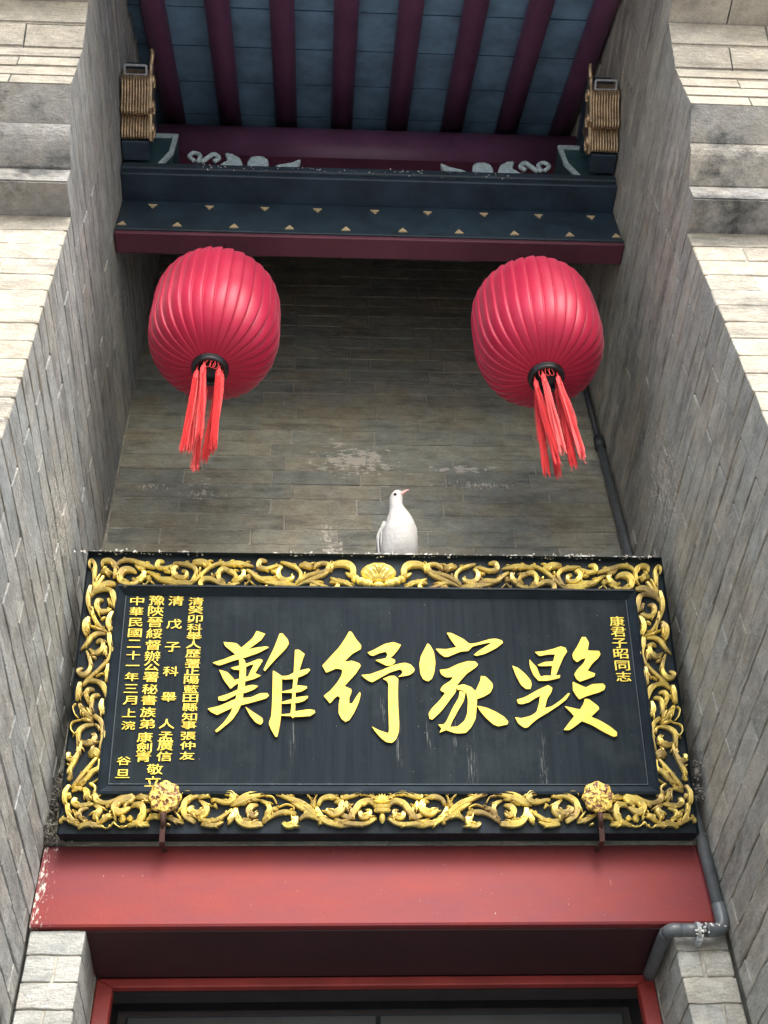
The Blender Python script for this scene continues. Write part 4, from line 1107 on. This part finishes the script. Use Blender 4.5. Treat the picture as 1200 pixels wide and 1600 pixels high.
# hooks in the soffit for the lanterns
for s_, X0 in ((-1, XL), (1, XR)):
    # stepped corner block with pale edging, standing on the ledge
    i = -s_
    prof = [(X0 + i * 0.003, 4.274), (X0 + i * 0.142, 4.274), (X0 + i * 0.177, 4.378), (X0 + i * 0.182, 4.529), (X0 + i * 0.003, 4.529)]
    bm = bmesh.new()
    prism_y(bm, [(x - XC, z - 3.97) for x, z in prof], 2.17 - 2.3, 2.33 - 2.3)
    put('corner_block', bm, M['teal'], beam)
    bm = bmesh.new()
    path = [(X0 + i * 0.060, 4.523), (X0 + i * 0.176, 4.523), (X0 + i * 0.171, 4.381), (X0 + i * 0.137, 4.276)]
    for (a, b) in zip(path, path[1:]):
        d = Vector((b[0] - a[0], b[1] - a[1])).normalized(); nn = Vector((-d.y, d.x)) * 0.0085
        e = d * 0.004
        q = [(a[0] - e.x + nn.x - XC, a[1] - e.y + nn.y - 3.97), (b[0] + e.x + nn.x - XC, b[1] + e.y + nn.y - 3.97), (b[0] + e.x - nn.x - XC, b[1] + e.y - nn.y - 3.97), (a[0] - e.x - nn.x - XC, a[1] - e.y - nn.y - 3.97)]
        yo = 0.0007 * path.index(a)
        prism_y(bm, q, 2.159 - 2.3 - yo, 2.1695 - 2.3)
    put('block_edging', bm, M['teal_pale'], beam)
    # cloud carving on the ledge
    def cl(x): return (X0 + i * 0.0 + x * i) - XC
    def cloud(pts, w):
        bm = bmesh.new()
        tube(bm, [(cl(px), 2.163 - 2.3, (pz - 4.274) * 1.45 + 4.274 - 3.97) for px, pz in spline(pts, 5)], w, 8)
        put('cloud_carving', bm, M['teal_pale'], beam, smooth=True)
    cloud([(0.262, 4.305), (0.240, 4.330), (0.256, 4.350), (0.280, 4.335), (0.275, 4.300)], 0.0085)
    cloud([(0.290, 4.300), (0.310, 4.325), (0.330, 4.345), (0.350, 4.325), (0.335, 4.305)], 0.0095)
    bm = bmesh.new()
    for quad in ([(0.36, 4.274), (0.44, 4.274), (0.425, 4.325), (0.395, 4.345), (0.372, 4.345), (0.385, 4.31)], [(0.465, 4.274), (0.53, 4.274), (0.535, 4.31), (0.515, 4.335), (0.48, 4.335), (0.462, 4.31)],
                 [(0.56, 4.274), (0.635, 4.274), (0.655, 4.325), (0.62, 4.30), (0.59, 4.295)]):
        q = [(cl(x), (z - 4.274) * 1.4 + 4.2745 - 3.97) for x, z in quad]
        m_ = len(q)
        q = [tuple(0.5 * ((2 * q[i_][c_]) + (-q[i_ - 1][c_] + q[(i_ + 1) % m_][c_]) * t_ + (2 * q[i_ - 1][c_] - 5 * q[i_][c_] + 4 * q[(i_ + 1) % m_][c_] - q[(i_ + 2) % m_][c_]) * t_ * t_ + (-q[i_ - 1][c_] + 3 * q[i_][c_] - 3 * q[(i_ + 1) % m_][c_] + q[(i_ + 2) % m_][c_]) * t_ ** 3) for c_ in (0, 1)) for i_ in range(m_) for t_ in (0, 0.25, 0.5, 0.75)]
        prism_y(bm, q, 2.156 - 2.3, 2.172 - 2.3)
        bmesh.ops.bevel(bm, geom=[e for e in bm.edges if abs(e.verts[0].co.y - e.verts[1].co.y) < 1e-6], offset=0.003, segments=1, affect='EDGES')
    put('cloud_carving', bm, M['teal_pale'], beam)
crumbs('dropping_crust', beam, M['dropping'], [((x - XC, 2.150 - 2.3, 4.250 - 3.97), (0.05, 0.001, 0.012)) for x in (-0.4, -0.3, -0.2, -0.05, 0.05, 0.15, 0.25, 0.33, 0.45, 0.6, 0.75)], 90, 21, 0.0010, 0.0026)

# purlin log and the board below it
pur = thing('purlin', 'round maroon log beam under the lower ends of the rafters', 'log beam', (XC, 2.48, 5.03))
bm = bmesh.new()
tube(bm, [(XL + 0.002 - XC, 0, 0), (XR - 0.002 - XC, 0, 0)], 0.115, 40)
put('log', bm, M['maroon'], pur, smooth=True)
bm = bmesh.new()
box(bm, XL + 0.002 - XC, XR - 0.002 - XC, -0.045, 0.06, -0.73, -0.10, 0.004)
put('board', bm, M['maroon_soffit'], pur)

# ---------------------------------------------------------------- eave: rafters and roof tiles
eave = thing('eave', 'underside of the tiled eave with round maroon rafters and blue grey tiles', 'roof', (XC, 2.35, 5.10))
def rz(y): return -(2.35 - y) * 0.667
Y0e, Y1e = 1.02, 2.60
xs = [-0.636 + 0.2425 * i for i in range(-1, 9)]
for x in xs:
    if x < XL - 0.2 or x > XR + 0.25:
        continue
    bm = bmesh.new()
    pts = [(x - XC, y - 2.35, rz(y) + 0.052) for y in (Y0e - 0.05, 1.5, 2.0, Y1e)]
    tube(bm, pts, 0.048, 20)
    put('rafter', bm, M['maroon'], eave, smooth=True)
tl = 0.205
import itertools
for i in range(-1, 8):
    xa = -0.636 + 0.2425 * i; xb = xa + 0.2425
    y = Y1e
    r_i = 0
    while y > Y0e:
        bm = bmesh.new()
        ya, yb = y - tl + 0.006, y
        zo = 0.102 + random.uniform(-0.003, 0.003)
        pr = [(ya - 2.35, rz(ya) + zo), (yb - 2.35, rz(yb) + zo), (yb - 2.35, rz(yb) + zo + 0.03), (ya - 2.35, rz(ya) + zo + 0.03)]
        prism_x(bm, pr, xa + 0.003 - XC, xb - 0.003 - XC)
        put('roof_tile', bm, M['hazed_tile'], eave)
        y -= tl
        r_i += 1
bm = bmesh.new()
pr = [(Y0e - 0.1 - 2.35, rz(Y0e - 0.1) + 0.137), (Y1e + 0.6 - 2.35, rz(Y1e + 0.6) + 0.137), (Y1e + 0.6 - 2.35, rz(Y1e + 0.6) + 0.35), (Y0e - 0.1 - 2.35, rz(Y0e - 0.1) + 0.35)]
prism_x(bm, pr, -3.0, 3.0)
put('roof_bed', bm, M['shadow_wood'], eave)
# ceiling board inside the recess
cb = thing('ceiling', 'dark boarded ceiling over the back of the recess', 'ceiling', (XC, 2.7, 5.25))
bm = bmesh.new()
box(bm, XL - XC, XR - XC, -0.20, 0.30, 0.0, 0.05)
put('board', bm, M['shadow_wood'], cb)

# ---------------------------------------------------------------- gilded brackets
def bracket(side, label):
    X0 = XL if side < 0 else XR
    inn = 1 if side < 0 else -1
    b = thing('gilded_bracket', label, 'carved bracket', (X0, 1.875, 4.285), group='gilded brackets under the eave')
    # underside outline in (y, z); read from the wall end to the free end
    und = [(2.075, 4.315), (2.064, 4.284), (2.045, 4.286), (2.020, 4.314), (1.998, 4.346), (1.992, 4.328), (1.974, 4.330), (1.950, 4.358), (1.920, 4.388), (1.897, 4.402), (1.886, 4.422)]
    und = [(y + 0.125, z + 0.215) for y, z in und]
    und = spline(und, 4)
    xa = 0.006; xb = 0.108
    bm = bmesh.new()
    nr = 10
    cols = []
    for j in range(nr * 4 + 1):
        f = j / (nr * 4)
        ridge = 0.006 * abs(math.sin(math.pi * f * nr)) ** 0.6
        cols.append([bm.verts.new((inn * (xa + (xb - xa) * f), y - 2.0 - ridge * 0.35, z - 4.5 - ridge)) for y, z in und])
    for a, c in zip(cols, cols[1:]):
        for k in range(len(und) - 1):
            bm.faces.new((a[k], a[k + 1], c[k + 1], c[k]))
    # top and ends
    topz = 0.19
    for cidx in (0, -1):
        cc = cols[cidx]
        t0 = bm.verts.new((cc[0].co.x, cc[0].co.y, topz)); t1 = bm.verts.new((cc[-1].co.x, cc[-1].co.y, topz))
        bm.faces.new(list(cc) + [t1, t0])
        if cidx == 0:
            T0, T1 = t0, t1
        else:
            bm.faces.new((T0, T1, t1, t0))
    bm.faces.new([c_[-1] for c_ in cols] + [t1, T1])
    put('ribbed_scroll', bm, M['brass'], b, smooth=False)
    # scroll cheek on the inner side
    cheek = [(0.200, 0.060), (0.212, 0.020), (0.195, -0.004), (0.165, 0.004), (0.140, 0.030), (0.118, 0.052), (0.095, 0.050), (0.070, 0.075), (0.040, 0.105), (0.015, 0.125), (-0.005, 0.150), (-0.030, 0.170), (-0.045, 0.195), (-0.02, 0.205), (0.02, 0.18), (0.06, 0.165), (0.10, 0.15), (0.15, 0.12)]
    bm = bmesh.new()
    prism_x(bm, cheek, min(inn * (xb + 0.001), inn * (xb + 0.010)), max(inn * (xb + 0.001), inn * (xb + 0.010)))
    put('cheek_plate', bm, M['brass'], b)
    for cy, cz, r_ in ((0.172, 0.035, 0.030), (0.105, 0.085, 0.028), (0.035, 0.145, 0.026)):
        bm = bmesh.new()
        sp = [(inn * (xb + 0.011), cy + r_ * (1 - t_ * 0.12) * math.cos(t_ * 0.8), cz + r_ * (1 - t_ * 0.12) * math.sin(t_ * 0.8)) for t_ in range(8)]
        tube(bm, spline(sp, 3), 0.006, 8)
        put('cheek_scroll', bm, M['brass_edge'], b, smooth=True)
    bm = bmesh.new()
    tube(bm, spline([(inn * 0.114, -0.02, 0.165), (inn * 0.118, -0.045, 0.185), (inn * 0.112, -0.055, 0.215)], 4), [0.006] * 8 + [0.002], 8)
    put('cheek_tip', bm, M['brass_edge'], b, smooth=True)
    # small open frame at the free end
    fr = [(0.018, 0.012, 0.142), (0.096, 0.012, 0.142), (0.096, -0.018, 0.156), (0.018, -0.018, 0.156)]
    for a, c in zip(fr, fr[1:] + fr[:1]):
        bm = bmesh.new()
        tube(bm, [(inn * a[0], a[1], a[2]), (inn * c[0], c[1], c[2])], 0.0042, 6)
        put('frame_bar', bm, M['ash'], b)
    bm = bmesh.new()
    box(bm, min(inn * 0.006, inn * 0.105), max(inn * 0.006, inn * 0.105), 0.195, 0.27, -0.012, 0.04, 0.004)
    put('bracket_cap', bm, M['navy'], b)
    bm = bmesh.new()
    box(bm, min(inn * 0.004, inn * 0.10), max(inn * 0.004, inn * 0.10), 0.03, 0.40, 0.205, 0.30, 0.004)
    put('bracket_arm', bm, M['navy'], b)
bracket(-1, 'dull gold ribbed scroll bracket on the left wall above the teal block')
bracket(1, 'dull gold ribbed scroll bracket on the right wall above the teal block')

# ---------------------------------------------------------------- lanterns
def lantern(X, Y, Z, label, seed, phase):
    rr = random.Random(seed)
    L = thing('lantern', label, 'lantern', (X, Y, Z), group='red lanterns hung under the dark beam')
    RAD, H, NP = 0.2120, 0.468, 33
    # pleated body: the object origin is the middle of the lantern
    bm = bmesh.new()
    nz, per = 60, 7
    PLF = (0.0, 0.05, 0.22, 0.50, 0.78, 0.93, 0.98)
    PLV = (0.0, 0.22, 0.55, 0.86, 1.02, 1.0, 0.45)
    rings = []
    U0 = 0.9998
    for i in range(nz + 1):
        u = -U0 + 2 * U0 * i / nz
        th = math.asin(max(-1, min(1, u))) / math.asin(U0)
        u = math.sin(th * math.asin(U0))
        r0 = (1 - abs(u) ** 2.75) ** (1 / 2.75)
        cap = 0.052 / RAD
        r0 = cap + (r0) * (1 - cap) if r0 > 0 else cap
        nn_ = 4.2 if u > 0 else 2.75
        r0 = max(cap, (1 - abs(u / 1.0) ** nn_) ** (1 / nn_))
        tw = 0.035 * (u ** 3) + 0.012 * math.sin(3 * u + phase)
        ring = []
        for k in range(NP * per):
            a = 2 * math.pi * (k // per + PLF[k % per]) / NP
            pl = PLV[k % per]                                # flat panel that laps over the next one
            depth = 0.0080 * min(1.0, 0.35 + r0)
            wob = 0.0022 * noise.noise(Vector((math.cos(a) * 3 + seed, math.sin(a) * 3, u * 2.5)))
            r = RAD * r0 - depth * (1 - pl) + wob
            aa = a + tw + phase
            ring.append(bm.verts.new((r * math.cos(aa), r * math.sin(aa), u * H / 2)))
        rings.append(ring)
    n_ = NP * per
    for a, b in zip(rings, rings[1:]):
        for k in range(n_):
            bm.faces.new((a[k], a[(k + 1) % n_], b[(k + 1) % n_], b[k]))
    body = put('cloth_body', bm, M['lantern'], L, smooth=True)
    for sg, nm in ((-1, 'bottom_ring'), (1, 'top_ring')):
        bm = bmesh.new()
        seg = 40
        prof = [(0.049, 0.000), (0.056, 0.001), (0.059, 0.006), (0.056, 0.011), (0.052, 0.013), (0.056, 0.016), (0.057, 0.021), (0.053, 0.026), (0.045, 0.027), (0.042, 0.020), (0.042, -0.012), (0.0, -0.014)]
        rg = []
        for r_, h_ in prof:
            rg.append([bm.verts.new((max(r_, 0.001) * math.cos(2 * math.pi * k / seg), max(r_, 0.001) * math.sin(2 * math.pi * k / seg), sg * (H / 2 * 0.985 - 0.004 + h_))) for k in range(seg)])
        for a, b in zip(rg, rg[1:]):
            for k in range(seg):
                bm.faces.new((a[k], a[(k + 1) % seg], b[(k + 1) % seg], b[k]))
        bm.faces.new(rg[-1])
        put(nm, bm, M['black'], L, smooth=True)
    zb = -H / 2 - 0.020
    # wire up to the beam
    bm = bmesh.new()
    tube(bm, [(0, 0, H / 2), (0, 0, 3.958 - Z)], 0.0016, 6)
    put('hanging_wire', bm, M['black'], L)
    # tassels tied round the ring
    for t_ in range(7):
        a = t_ * math.pi * 2 / 7 + rr.uniform(-0.3, 0.3)
        cx, cy = 0.040 * math.cos(a), 0.040 * math.sin(a)
        ln = rr.uniform(0.335, 0.395)
        lean = Vector((rr.uniform(-0.02, 0.02), rr.uniform(-0.01, 0.01)))
        bm = bmesh.new()
        tube(bm, spline([(cx, cy, zb + 0.02), (cx * 1.02, cy * 1.02, zb - 0.01), (cx, cy, zb - 0.03)], 3), [0.003] * 7, 6)
        # head wrap
        tube(bm, [(cx, cy, zb - 0.012), (cx, cy, zb - 0.022), (cx, cy, zb - 0.055), (cx, cy, zb - 0.062)], [0.003, 0.008, 0.0085, 0.006], 10)
        for s_ in range(85):
            b0 = rr.uniform(0, 6.28); rd = 0.008 * math.sqrt(rr.random()); rd2 = rd * rr.uniform(0.9, 1.7) + 0.001
            l2 = ln * (rr.uniform(0.88, 1.03) if rr.random() < 0.9 else rr.uniform(0.6, 1.08))
            p = []
            for q_ in range(5):
                f = q_ / 4
                r_ = rd + (rd2 - rd) * f
                p.append((cx + r_ * math.cos(b0) + lean.x * f + 0.0022 * math.sin(6 * f + b0 * 3), cy + r_ * math.sin(b0) + lean.y * f, zb - 0.03 - l2 * f))
            tube(bm, p, [0.0008, 0.0008, 0.0008, 0.0008, 0.0007], 3)
        put('tassel', bm, M['tassel'], L)
    # loose loops of thread
    bm = bmesh.new()
    for q_ in range(3):
        a = rr.uniform(-2.6, -0.6)
        x_, y_ = 0.045 * math.cos(a), 0.045 * math.sin(a)
        tube(bm, spline([(x_, y_, zb + 0.01), (x_ - 0.008, y_ - 0.01, zb - 0.03), (x_ - 0.002, y_ - 0.012, zb - 0.05), (x_ + 0.008, y_ - 0.006, zb - 0.03), (x_ + 0.004, y_, zb + 0.005)], 5), 0.0008, 5)
    put('thread_loop', bm, M['tassel'], L)
lantern(-0.336, 2.30, 3.202 + 0.230, 'red pleated cloth lantern with tassels, hanging at the left below the dark beam', 3, 0.05)
lantern(0.723, 2.30, 3.192 + 0.230, 'red pleated cloth lantern with tassels, hanging at the right near the drain pipe', 8, 0.45)

# ---------------------------------------------------------------- conduit
pp = thing('conduit_pipe', 'grey metal pipe running down the right back corner and bending under the red beam', 'pipe', (1.085, 2.97, 1.656))
def P(x, y, z): return (x - 1.085, y - 2.97, z - 1.656)
bm = bmesh.new()
tube(bm, [P(1.086, 2.970, 3.70), P(1.087, 2.968, 3.3), P(1.089, 2.966, 2.9), P(1.088, 2.968, 2.4), P(1.089, 2.968, 1.72)], [0.0150, 0.0150, 0.0155, 0.0160, 0.0165], 18)
put('lower_pipe', bm, M['pipe'], pp, smooth=True)
bm = bmesh.new()
tube(bm, [P(1.086, 2.972, 3.69), P(1.085, 2.973, 4.3), P(1.084, 2.974, 5.2)], 0.011, 12)
put('upper_pipe', bm, M['pipe_dark'], pp, smooth=True)
bm = bmesh.new()
tube(bm, [P(1.086, 2.970, 3.66), P(1.086, 2.970, 3.72)], 0.021, 18)
put('pipe_collar', bm, M['pipe_dark'], pp, smooth=True)
bm = bmesh.new()
tube(bm, spline([P(1.089, 2.968, 1.73), P(1.089, 2.968, 1.69), P(1.084, 2.967, 1.668), P(1.068, 2.967, 1.657), P(1.04, 2.967, 1.656)], 5), 0.0185, 18)
put('elbow', bm, M['pipe'], pp, smooth=True)
bm = bmesh.new()
tube(bm, [P(1.045, 2.967, 1.656), P(0.965, 2.967, 1.656)], 0.0175, 18)
put('cross_pipe', bm, M['pipe'], pp, smooth=True)
bm = bmesh.new()
tube(bm, spline([P(0.970, 2.967, 1.656), P(0.950, 2.969, 1.657), P(0.940, 2.985, 1.658), P(0.937, 3.01, 1.659), P(0.937, 3.22, 1.662)], 5), 0.0180, 18)
put('inner_pipe', bm, M['pipe'], pp, smooth=True)
bm = bmesh.new()
tube(bm, [P(1.012, 2.967, 1.656), P(1.022, 2.967, 1.656)], 0.0205, 18)
box(bm, 1.010 - 1.085, 1.024 - 1.085, -0.003, 0.030, -0.030, -0.016)
put('pipe_clip', bm, M['ash'], pp)
wb_ = crumbs('dropping_crust', pp, M['dropping'], [(P(1.02, 2.945, 1.640), (0.008, 0.004, 0.004)), (P(1.045, 2.950, 1.66), (0.02, 0.003, 0.003))], 30, 77, 0.0015, 0.004)

# ---------------------------------------------------------------- dove
DX, DY, DZ = 0.250, 2.672, 2.734
dv = thing('dove', 'white dove standing on the top edge of the plaque, head turned up to the right', 'dove', (DX, DY, DZ))
bm = bmesh.new()
# cross sections (cx, cy, z, rx, ry): from the vent up through the breast and neck to the crown
secs = [(0.000, 0.085, 0.000, 0.012, 0.010), (0.002, 0.070, 0.014, 0.034, 0.030), (0.006, 0.052, 0.034, 0.048, 0.044), (0.011, 0.034, 0.060, 0.0535, 0.053), (0.014, 0.018, 0.090, 0.0545, 0.056),
        (0.016, 0.006, 0.120, 0.0530, 0.055), (0.017, -0.002, 0.150, 0.0475, 0.050), (0.016, -0.006, 0.178, 0.0395, 0.041), (0.014, -0.006, 0.203, 0.0310, 0.032), (0.0105, -0.006, 0.226, 0.0245, 0.025),
        (0.008, -0.008, 0.246, 0.0215, 0.0205), (0.008, -0.010, 0.262, 0.0215, 0.0190), (0.010, -0.012, 0.277, 0.0210, 0.0180), (0.013, -0.013, 0.290, 0.0180, 0.0155), (0.015, -0.013, 0.300, 0.0125, 0.0110), (0.016, -0.013, 0.3055, 0.0050, 0.0045)]
secs = spline(secs, 4)
SEG = 32
rings = []
for cx, cy, z_, rx, ry in secs:
    rx *= 1.05 if z_ < 0.14 else 1.0
    rings.append([bm.verts.new((cx + rx * math.cos(2 * math.pi * k / SEG), cy + ry * math.sin(2 * math.pi * k / SEG), z_ + 0.0012 * noise.noise(Vector((math.cos(6.28 * k / SEG) * 2, math.sin(6.28 * k / SEG) * 2, z_ * 30))))) for k in range(SEG)])
for a, b in zip(rings, rings[1:]):
    for k in range(SEG):
        bm.faces.new((a[k], a[(k + 1) % SEG], b[(k + 1) % SEG], b[k]))
bm.faces.new(rings[0][::-1]); bm.faces.new(rings[-1])
# thighs
for tx in (-0.022, 0.036):
    tube(bm, [(tx, 0.032, 0.060), (tx, 0.028, 0.036), (tx, 0.024, 0.014), (tx, 0.020, 0.004)], [0.018, 0.019, 0.012, 0.004], 14)
body = put('body', bm, M['dove'], dv, smooth=True)
def wing(side):
    bm = bmesh.new()
    # folded wing: overlapping long feathers laid as flattened lobes
    for layer, (n_f, L0, W0, off) in enumerate(((6, 0.175, 0.017, 0.0), (6, 0.120, 0.018, 0.004), (6, 0.075, 0.018, 0.007))):
        for i in range(n_f):
            f = i / (n_f - 1)
            x0 = side * ((0.043 if side < 0 else 0.034) + off * 0.6 + 0.006 * (1 - f))
            st = Vector((0.014 + x0 * (1.0), 0.004 + (0.03 if side > 0 else 0) + 0.062 * f, 0.158 - 0.006 * layer - 0.010 * f))
            en = st + Vector((side * (0.006 - 0.034 * (1 if layer == 0 else 0.4)) + side * (0.017 if side < 0 else 0.012), 0.055 + 0.03 * f, -L0 * (1 - 0.15 * f)))
            P_ = [st, st.lerp(en, 0.35) + Vector((side * 0.012, 0, 0)), st.lerp(en, 0.75) + Vector((side * 0.006, 0, 0)), en]
            sp = spline([tuple(p) for p in P_], 4)
            rows = []
            for j, p in enumerate(sp):
                g_ = j / (len(sp) - 1)
                wd = W0 * (0.75 + 0.25 * math.sin(g_ * math.pi)) * (1 - g_ ** 6 * 0.8)
                row = []
                for k in range(8):
                    a = 2 * math.pi * k / 8
                    row.append(bm.verts.new((p[0] + side * 0.0045 * math.cos(a), p[1] + wd * math.sin(a), p[2])))
                rows.append(row)
            for a, b in zip(rows, rows[1:]):
                for k in range(8):
                    bm.faces.new((a[k], a[(k + 1) % 8], b[(k + 1) % 8], b[k]))
            bm.faces.new(rows[0][::-1]); bm.faces.new(rows[-1])
    # mass of the folded wing under the feathers
    m_ = Matrix.Translation((0.014 + side * (0.045 if side < 0 else 0.030), 0.042, 0.085)) @ Matrix.Rotation(-side * 0.10, 4, 'Y') @ Matrix.Rotation(0.35, 4, 'X') @ Matrix.Diagonal((0.013, 0.030, 0.088, 1))
    bmesh.ops.create_uvsphere(bm, u_segments=20, v_segments=16, radius=1, matrix=m_)
    # shoulder
    m_ = Matrix.Translation((0.014 + side * (0.046 if side < 0 else 0.034), 0.022 + (0.02 if side > 0 else 0), 0.145)) @ Matrix.Diagonal((0.014, 0.034, 0.040, 1))
    bmesh.ops.create_uvsphere(bm, u_segments=18, v_segments=12, radius=1, matrix=m_)
    put('wing', bm, M['dove'], dv, smooth=True)
wing(-1); wing(1)
bm = bmesh.new()
for i in range(5):
    x_ = -0.012 + 0.010 * i
    tube(bm, [(x_ * 0.6, 0.085, 0.03), (x_, 0.13, -0.01), (x_ * 1.4, 0.175, -0.045)], [0.008, 0.009, 0.006], 8)
put('tail', bm, M['dove'], dv, smooth=True)
# beak, turned to the right and a little up
bm = bmesh.new()
tube(bm, spline([(0.023, -0.020, 0.281, 0), (0.034, -0.024, 0.289, 0), (0.044, -0.027, 0.2945, 0), (0.0515, -0.0290, 0.2955, 0)], 4) and [p[:3] for p in spline([(0.022, -0.019, 0.280, 0), (0.034, -0.024, 0.288, 0), (0.044, -0.027, 0.2935, 0), (0.0515, -0.0290, 0.2945, 0)], 3)],
     [0.0085, 0.0078, 0.0068, 0.0058, 0.0050, 0.0044, 0.0038, 0.0030, 0.0022, 0.0008], 10)
put('beak', bm, M['beak'], dv, smooth=True)
bm = bmesh.new()
bmesh.ops.create_uvsphere(bm, u_segments=14, v_segments=10, radius=1, matrix=Matrix.Translation((0.0285, -0.0225, 0.2895)) @ Matrix.Diagonal((0.0050, 0.0050, 0.0035, 1)))
put('cere', bm, M['dove'], dv, smooth=True)
for ex, ey, ez in ((0.0050, -0.0300, 0.2700), (0.022, 0.002, 0.278)):
    bm = bmesh.new()
    bmesh.ops.create_uvsphere(bm, u_segments=14, v_segments=10, radius=0.0052, matrix=Matrix.Translation((ex, ey, ez)))
    put('eye', bm, M['eye'], dv, smooth=True)
for tx in (-0.022, 0.036):
    bm = bmesh.new()
    tube(bm, [(tx, 0.018, 0.016), (tx, 0.018, 0.006), (tx, 0.018, 0.002)], [0.004, 0.0035, 0.0035], 8)
    for an in (-0.5, 0.0, 0.5, math.pi):
        ca_, sa_ = math.cos(an), math.sin(an)
        tube(bm, [(tx, 0.018, 0.003), (tx + 0.010 * sa_, 0.018 - 0.010 * ca_, 0.002 - 0.003 * ca_), (tx + 0.018 * sa_, 0.018 - 0.018 * ca_, 0.0005 - 0.006 * ca_)], [0.003, 0.0026, 0.0012], 6)
    put('leg', bm, M['leg'], dv, smooth=True)
